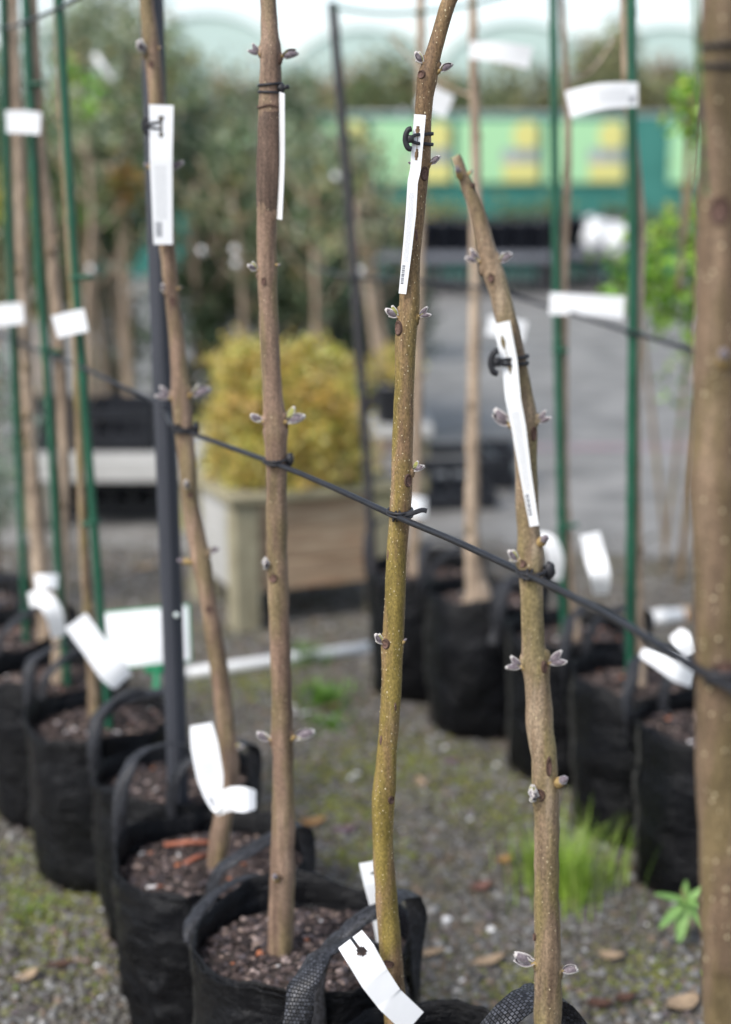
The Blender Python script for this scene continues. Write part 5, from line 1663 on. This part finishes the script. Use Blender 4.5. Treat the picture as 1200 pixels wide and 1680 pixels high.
# polytunnels far behind
TP = [(95, 50, 'polytunnel at the far left behind the trees'), (340, 25, 'polytunnel arch between grey stake and second trunk'), (600, 48, 'polytunnel arch behind the dark stake'), (850, 38, 'polytunnel arch behind the back row labels'), (1100, 45, 'polytunnel arch nearest the thick right trunk')]
for px, py, lb in TP:
    Y = 46.0
    ztop = V(px, py, Y).z
    X = V(px, py, Y).x
    o = empty('polytunnel', (X, Y, 0), lb, 'polytunnel', 'polytunnels beyond the trees')
    r_ = 2.32
    def arch(t, grow=0.0):
        a = math.pi * t
        return Vector((X - (r_ + grow) * math.cos(a), 0, max(0, ztop - 1.9 + (1.9 + grow) * math.sin(a)) if 0 < t < 1 else ztop - 1.9))
    mb = MB()
    NA, NL = 20, 6
    prof = [Vector((X - r_, 0, 0))] + [arch(k / NA) for k in range(NA + 1)] + [Vector((X + r_, 0, 0))]
    vs = [Vector((p.x, Y + 18 * j / NL, p.z)) for j in range(NL + 1) for p in prof]
    K = len(prof)
    mb.add(vs, [(j * K + k, j * K + k + 1, (j + 1) * K + k + 1, (j + 1) * K + k) for j in range(NL) for k in range(K - 1)])
    build('cover', mb, M['tunnel_film'], o)
    mb = MB()
    mb.add([Vector((p.x, Y + .05, p.z)) for p in prof], [tuple(range(K))])
    build('end_wall', mb, M['tunnel_film'], o, smooth=False)
    for j in range(NL + 1):
        mb = MB(); mb.tube([Vector((X - r_ - .03, Y + 18 * j / NL, 0))] + [Vector((q.x, Y + 18 * j / NL, q.z)) for q in [arch(k / NA, .03) for k in range(NA + 1)]] + [Vector((X + r_ + .03, Y + 18 * j / NL, 0))], .03, 6); build('hoop', mb, M['tunnel_film'], o)
    mb = MB(); mb.box((X, Y - .01, 1.1), (1.3, .06, 2.2)); build('door', mb, M['bench_grey'], o, smooth=False)

# ------------------------------------------------------------------ grass, weeds, fallen leaves
def tuft(name, label, c, n, h, spread, pal, wts, width=.004, cat='grass', bend=.6):
    o = empty(name, tuple(c), label, cat)
    V_, F_, C_ = [], [], []
    rnd = random.Random(int(c[0] * 1000) + n)
    for k in range(n):
        a = rnd.uniform(0, 6.283)
        rr = spread * abs(rnd.gauss(0, .4))
        b = Vector((c[0] + rr * math.cos(a), c[1] + rr * math.sin(a), 0))
        a2 = a + rnd.uniform(-.9, .9)
        out = Vector((math.cos(a2), math.sin(a2), 0))
        hh = h * rnd.uniform(.4, 1.1)
        sd = Vector((-out.y, out.x, 0))
        lean = rnd.uniform(.15, 1) * bend * hh
        col = pal[rnd.choices(range(len(pal)), wts)[0]]
        f_ = rnd.uniform(.8, 1.2)
        o0 = len(V_)
        for j in range(5):
            t = j / 4
            p = b + out * (lean * t * t) + Vector((0, 0, hh * (t - .28 * t * t * bend)))
            w = width * (1 - t * .92) * rnd.uniform(.9, 1.1)
            V_ += [p - sd * w, p + sd * w]
        for j in range(4):
            F_.append((o0 + 2 * j, o0 + 2 * j + 1, o0 + 2 * j + 3, o0 + 2 * j + 2))
            C_.append([x * f_ for x in col])
    fast('blades', np.array([tuple(q) for q in V_]), np.array(F_), M['grass'], o, colors=C_, kind='stuff')
    return o
GG = [srgb(146, 178, 64), srgb(166, 198, 80), srgb(116, 150, 64), srgb(182, 204, 108)]
g = G(930, 1465)
tuft('grass_tuft', 'bright green grass tuft growing beside the back row bags', (g.x, g.y, 0), 330, .185, .19, GG, [4, 4, 3, 2], .0022)
g = G(880, 1430)
tuft('grass_tuft', 'low green grass growing left of the bright tuft', (g.x, g.y, 0), 140, .09, .1, GG, [4, 3, 3, 2], .003)
g = G(530, 1150)
tuft('weed_clump', 'low green weeds on the gravel right of the second trunk', (g.x, g.y, 0), 200, .05, .15, [srgb(104, 146, 62), srgb(128, 168, 76), srgb(88, 120, 56)], [3, 2, 2], .006, 'weeds')
g = G(545, 1190)
tuft('weed_clump', 'flat green weeds nearer the sharp tree', (g.x, g.y, 0), 130, .03, .12, [srgb(104, 146, 62), srgb(128, 168, 76), srgb(88, 120, 56)], [3, 2, 2], .006, 'weeds')
g = G(500, 1085)
tuft('weed_clump', 'green weeds growing over the long white pipe', (g.x, g.y, 0), 130, .08, .1, [srgb(112, 146, 72), srgb(128, 160, 84), srgb(88, 116, 60)], [3, 2, 2], .005, 'weeds')
g = G(60, 1500)
tuft('weed_clump', 'sparse moss green weeds left of the bag with orange chips', (g.x - .02, g.y, 0), 90, .03, .16, [srgb(112, 136, 62), srgb(128, 150, 74)], [3, 2], .004, 'weeds')
# broad leaved weed beside the thick trunk
g = G(1128, 1545)
o = empty('broadleaf_weed', (g.x, g.y, 0), 'young weed with long pointed leaves left of the thick trunk', 'weed')
mb = MB(); mb.tube(smooth_path([Vector((g.x, g.y, 0)), Vector((g.x - .005, g.y - .01, .07)), Vector((g.x - .02, g.y - .02, .13))], .02), .003, 6); build('stem', mb, M['bud_green'], o)
M['weed_leaf'] = noise_mat('weed_leaf', [(0.3, srgb(96, 136, 70)), (0.7, srgb(138, 172, 100))], scale=60, rough=.5)
for (dx, dz, dy, L_, W_) in ((-.055, .03, -.02, .075, .010), (-.06, -.035, -.04, .08, .011), (-.02, -.07, -.05, .085, .014), (.04, .04, -.01, .07, .010), (.035, -.03, -.04, .08, .012), (0, .05, .0, .045, .008), (-.03, -.055, .03, .07, .01), (.02, .02, -.05, .06, .01)):
    b0 = Vector((g.x - .012, g.y - .015, .10))
    mb = MB(); leaf_shell(mb, b0, Vector((dx, dy, dz)), Vector((0, -.5, 1)), L_, W_, .4, -.15, mis=(0, 0)); build('leaf', mb, [M['weed_leaf']], o)

def fallen_leaf(label, c, L, W, col, rz, curl=.15, rnd=random):
    d = Vector((math.cos(rz), math.sin(rz), 0))
    mb = MB()
    m = M.get(('dl', col))
    if m is None:
        m = M[('dl', col)] = noise_mat('fallen_leaf_' + str(len(M)), [(0.3, tuple(x * .65 for x in col)), (0.7, tuple(min(1, x * 1.1) for x in col))], scale=70, rough=.7, bump=.3, bscale=140)
    leaf_shell(mb, Vector(c) + Vector((0, 0, .011)) - d * L / 2, d, Vector((0, 0, 1)), L, W, .3, curl, mis=(0, 0))
    e = Vector(c) + Vector((0, 0, .011)) - d * L / 2
    mb.tube([e + d * .004, e - d * L * .18 + Vector((0, 0, .004))], .0012, 5)
    o = build('fallen_leaf', mb, [m], loc=tuple(c))
    return tag(o, label, 'leaf', 'fallen leaves on the gravel')
TANL, ORL, PUR, BRL, YEL, RED = srgb(164, 142, 116), srgb(162, 124, 80), srgb(112, 90, 100), srgb(88, 62, 50), srgb(150, 138, 88), srgb(122, 88, 78)
FL = [
    (515, 1356, .075, .022, ORL, .2, 'orange tan fallen leaf right of the second trunk'), (568, 1368, .07, .02, PUR, .1, 'purplish fallen leaf left of the sharp trunk'),
    (705, 1572, .075, .016, TANL, .1, 'long tan fallen leaf right of the sharp trunk'), (803, 1585, .08, .02, TANL, .35, 'tan fallen leaf left of the cut tree foot'),
    (1003, 1577, .06, .022, TANL, -.4, 'tan fallen leaf right of the cut tree foot'), (1122, 1655, .085, .032, TANL, .4, 'large pale fallen leaf at the lower right'),
    (1026, 1645, .05, .016, BRL, .2, 'brown fallen leaf left of the large pale leaf'), (985, 1655, .06, .02, BRL, -.3, 'dark brown fallen leaf at the bottom right'),
    (790, 1462, .06, .022, RED, .4, 'reddish fallen leaf left of the cut trunk'), 
    (545, 1167, .07, .03, BRL, .6, 'dark red fallen leaf among the green weeds'),
    (828, 1418, .05, .02, ORL, .5, 'orange brown fallen leaf beside the low grass'), 
    (690, 1290, .06, .018, TANL, 1.9, 'pale fallen leaf right of the sharp trunk, farther back'), (100, 1590, .07, .014, BRL, .1, 'thin brown fallen leaf at the lower left'),
    (45, 1610, .06, .02, TANL, .7, 'pale fallen leaf at the lower left corner'), 
    (240, 935, .1, .03, TANL, .2, 'tan fallen leaf left of the grey stake, far back'),
    (740, 1255, .05, .02, PUR, .1, 'small purple fallen leaf before the back row bags'),
]
for px, py, L_, W_, col, rz, lb in FL:
    fallen_leaf(lb, tuple(G(px, py)), L_ * .82, W_ * .82, col, rz)
# red brown twigs lying in the first bag
M['cane'] = noise_mat('cane', [(0.3, srgb(120, 66, 48)), (0.7, srgb(172, 108, 84))], scale=40, rough=.6)
for k, (a, b, lb) in enumerate((((270, 1386), (352, 1382), 'red brown twig left of the leaning tree foot'), ((392, 1400), (452, 1384), 'red brown twig right of the leaning tree foot'), ((302, 1418), (340, 1402), 'short red brown twig before the leaning tree foot'))):
    A, B = G(*a, SOIL[0] + .014), G(*b, SOIL[0] + .018)
    mb = MB(); mb.tube(smooth_path([A, A.lerp(B, .5) + Vector((0, 0, .004)), B], .02), [.0055], 8) if False else mb.tube([A, A.lerp(B, .5) + Vector((0, 0, .003)), B], [.005, .0055, .0045], 8)
    tag(build('twig', mb, M['cane'], loc=tuple(A)), lb, 'twig', 'twigs in the first bag')
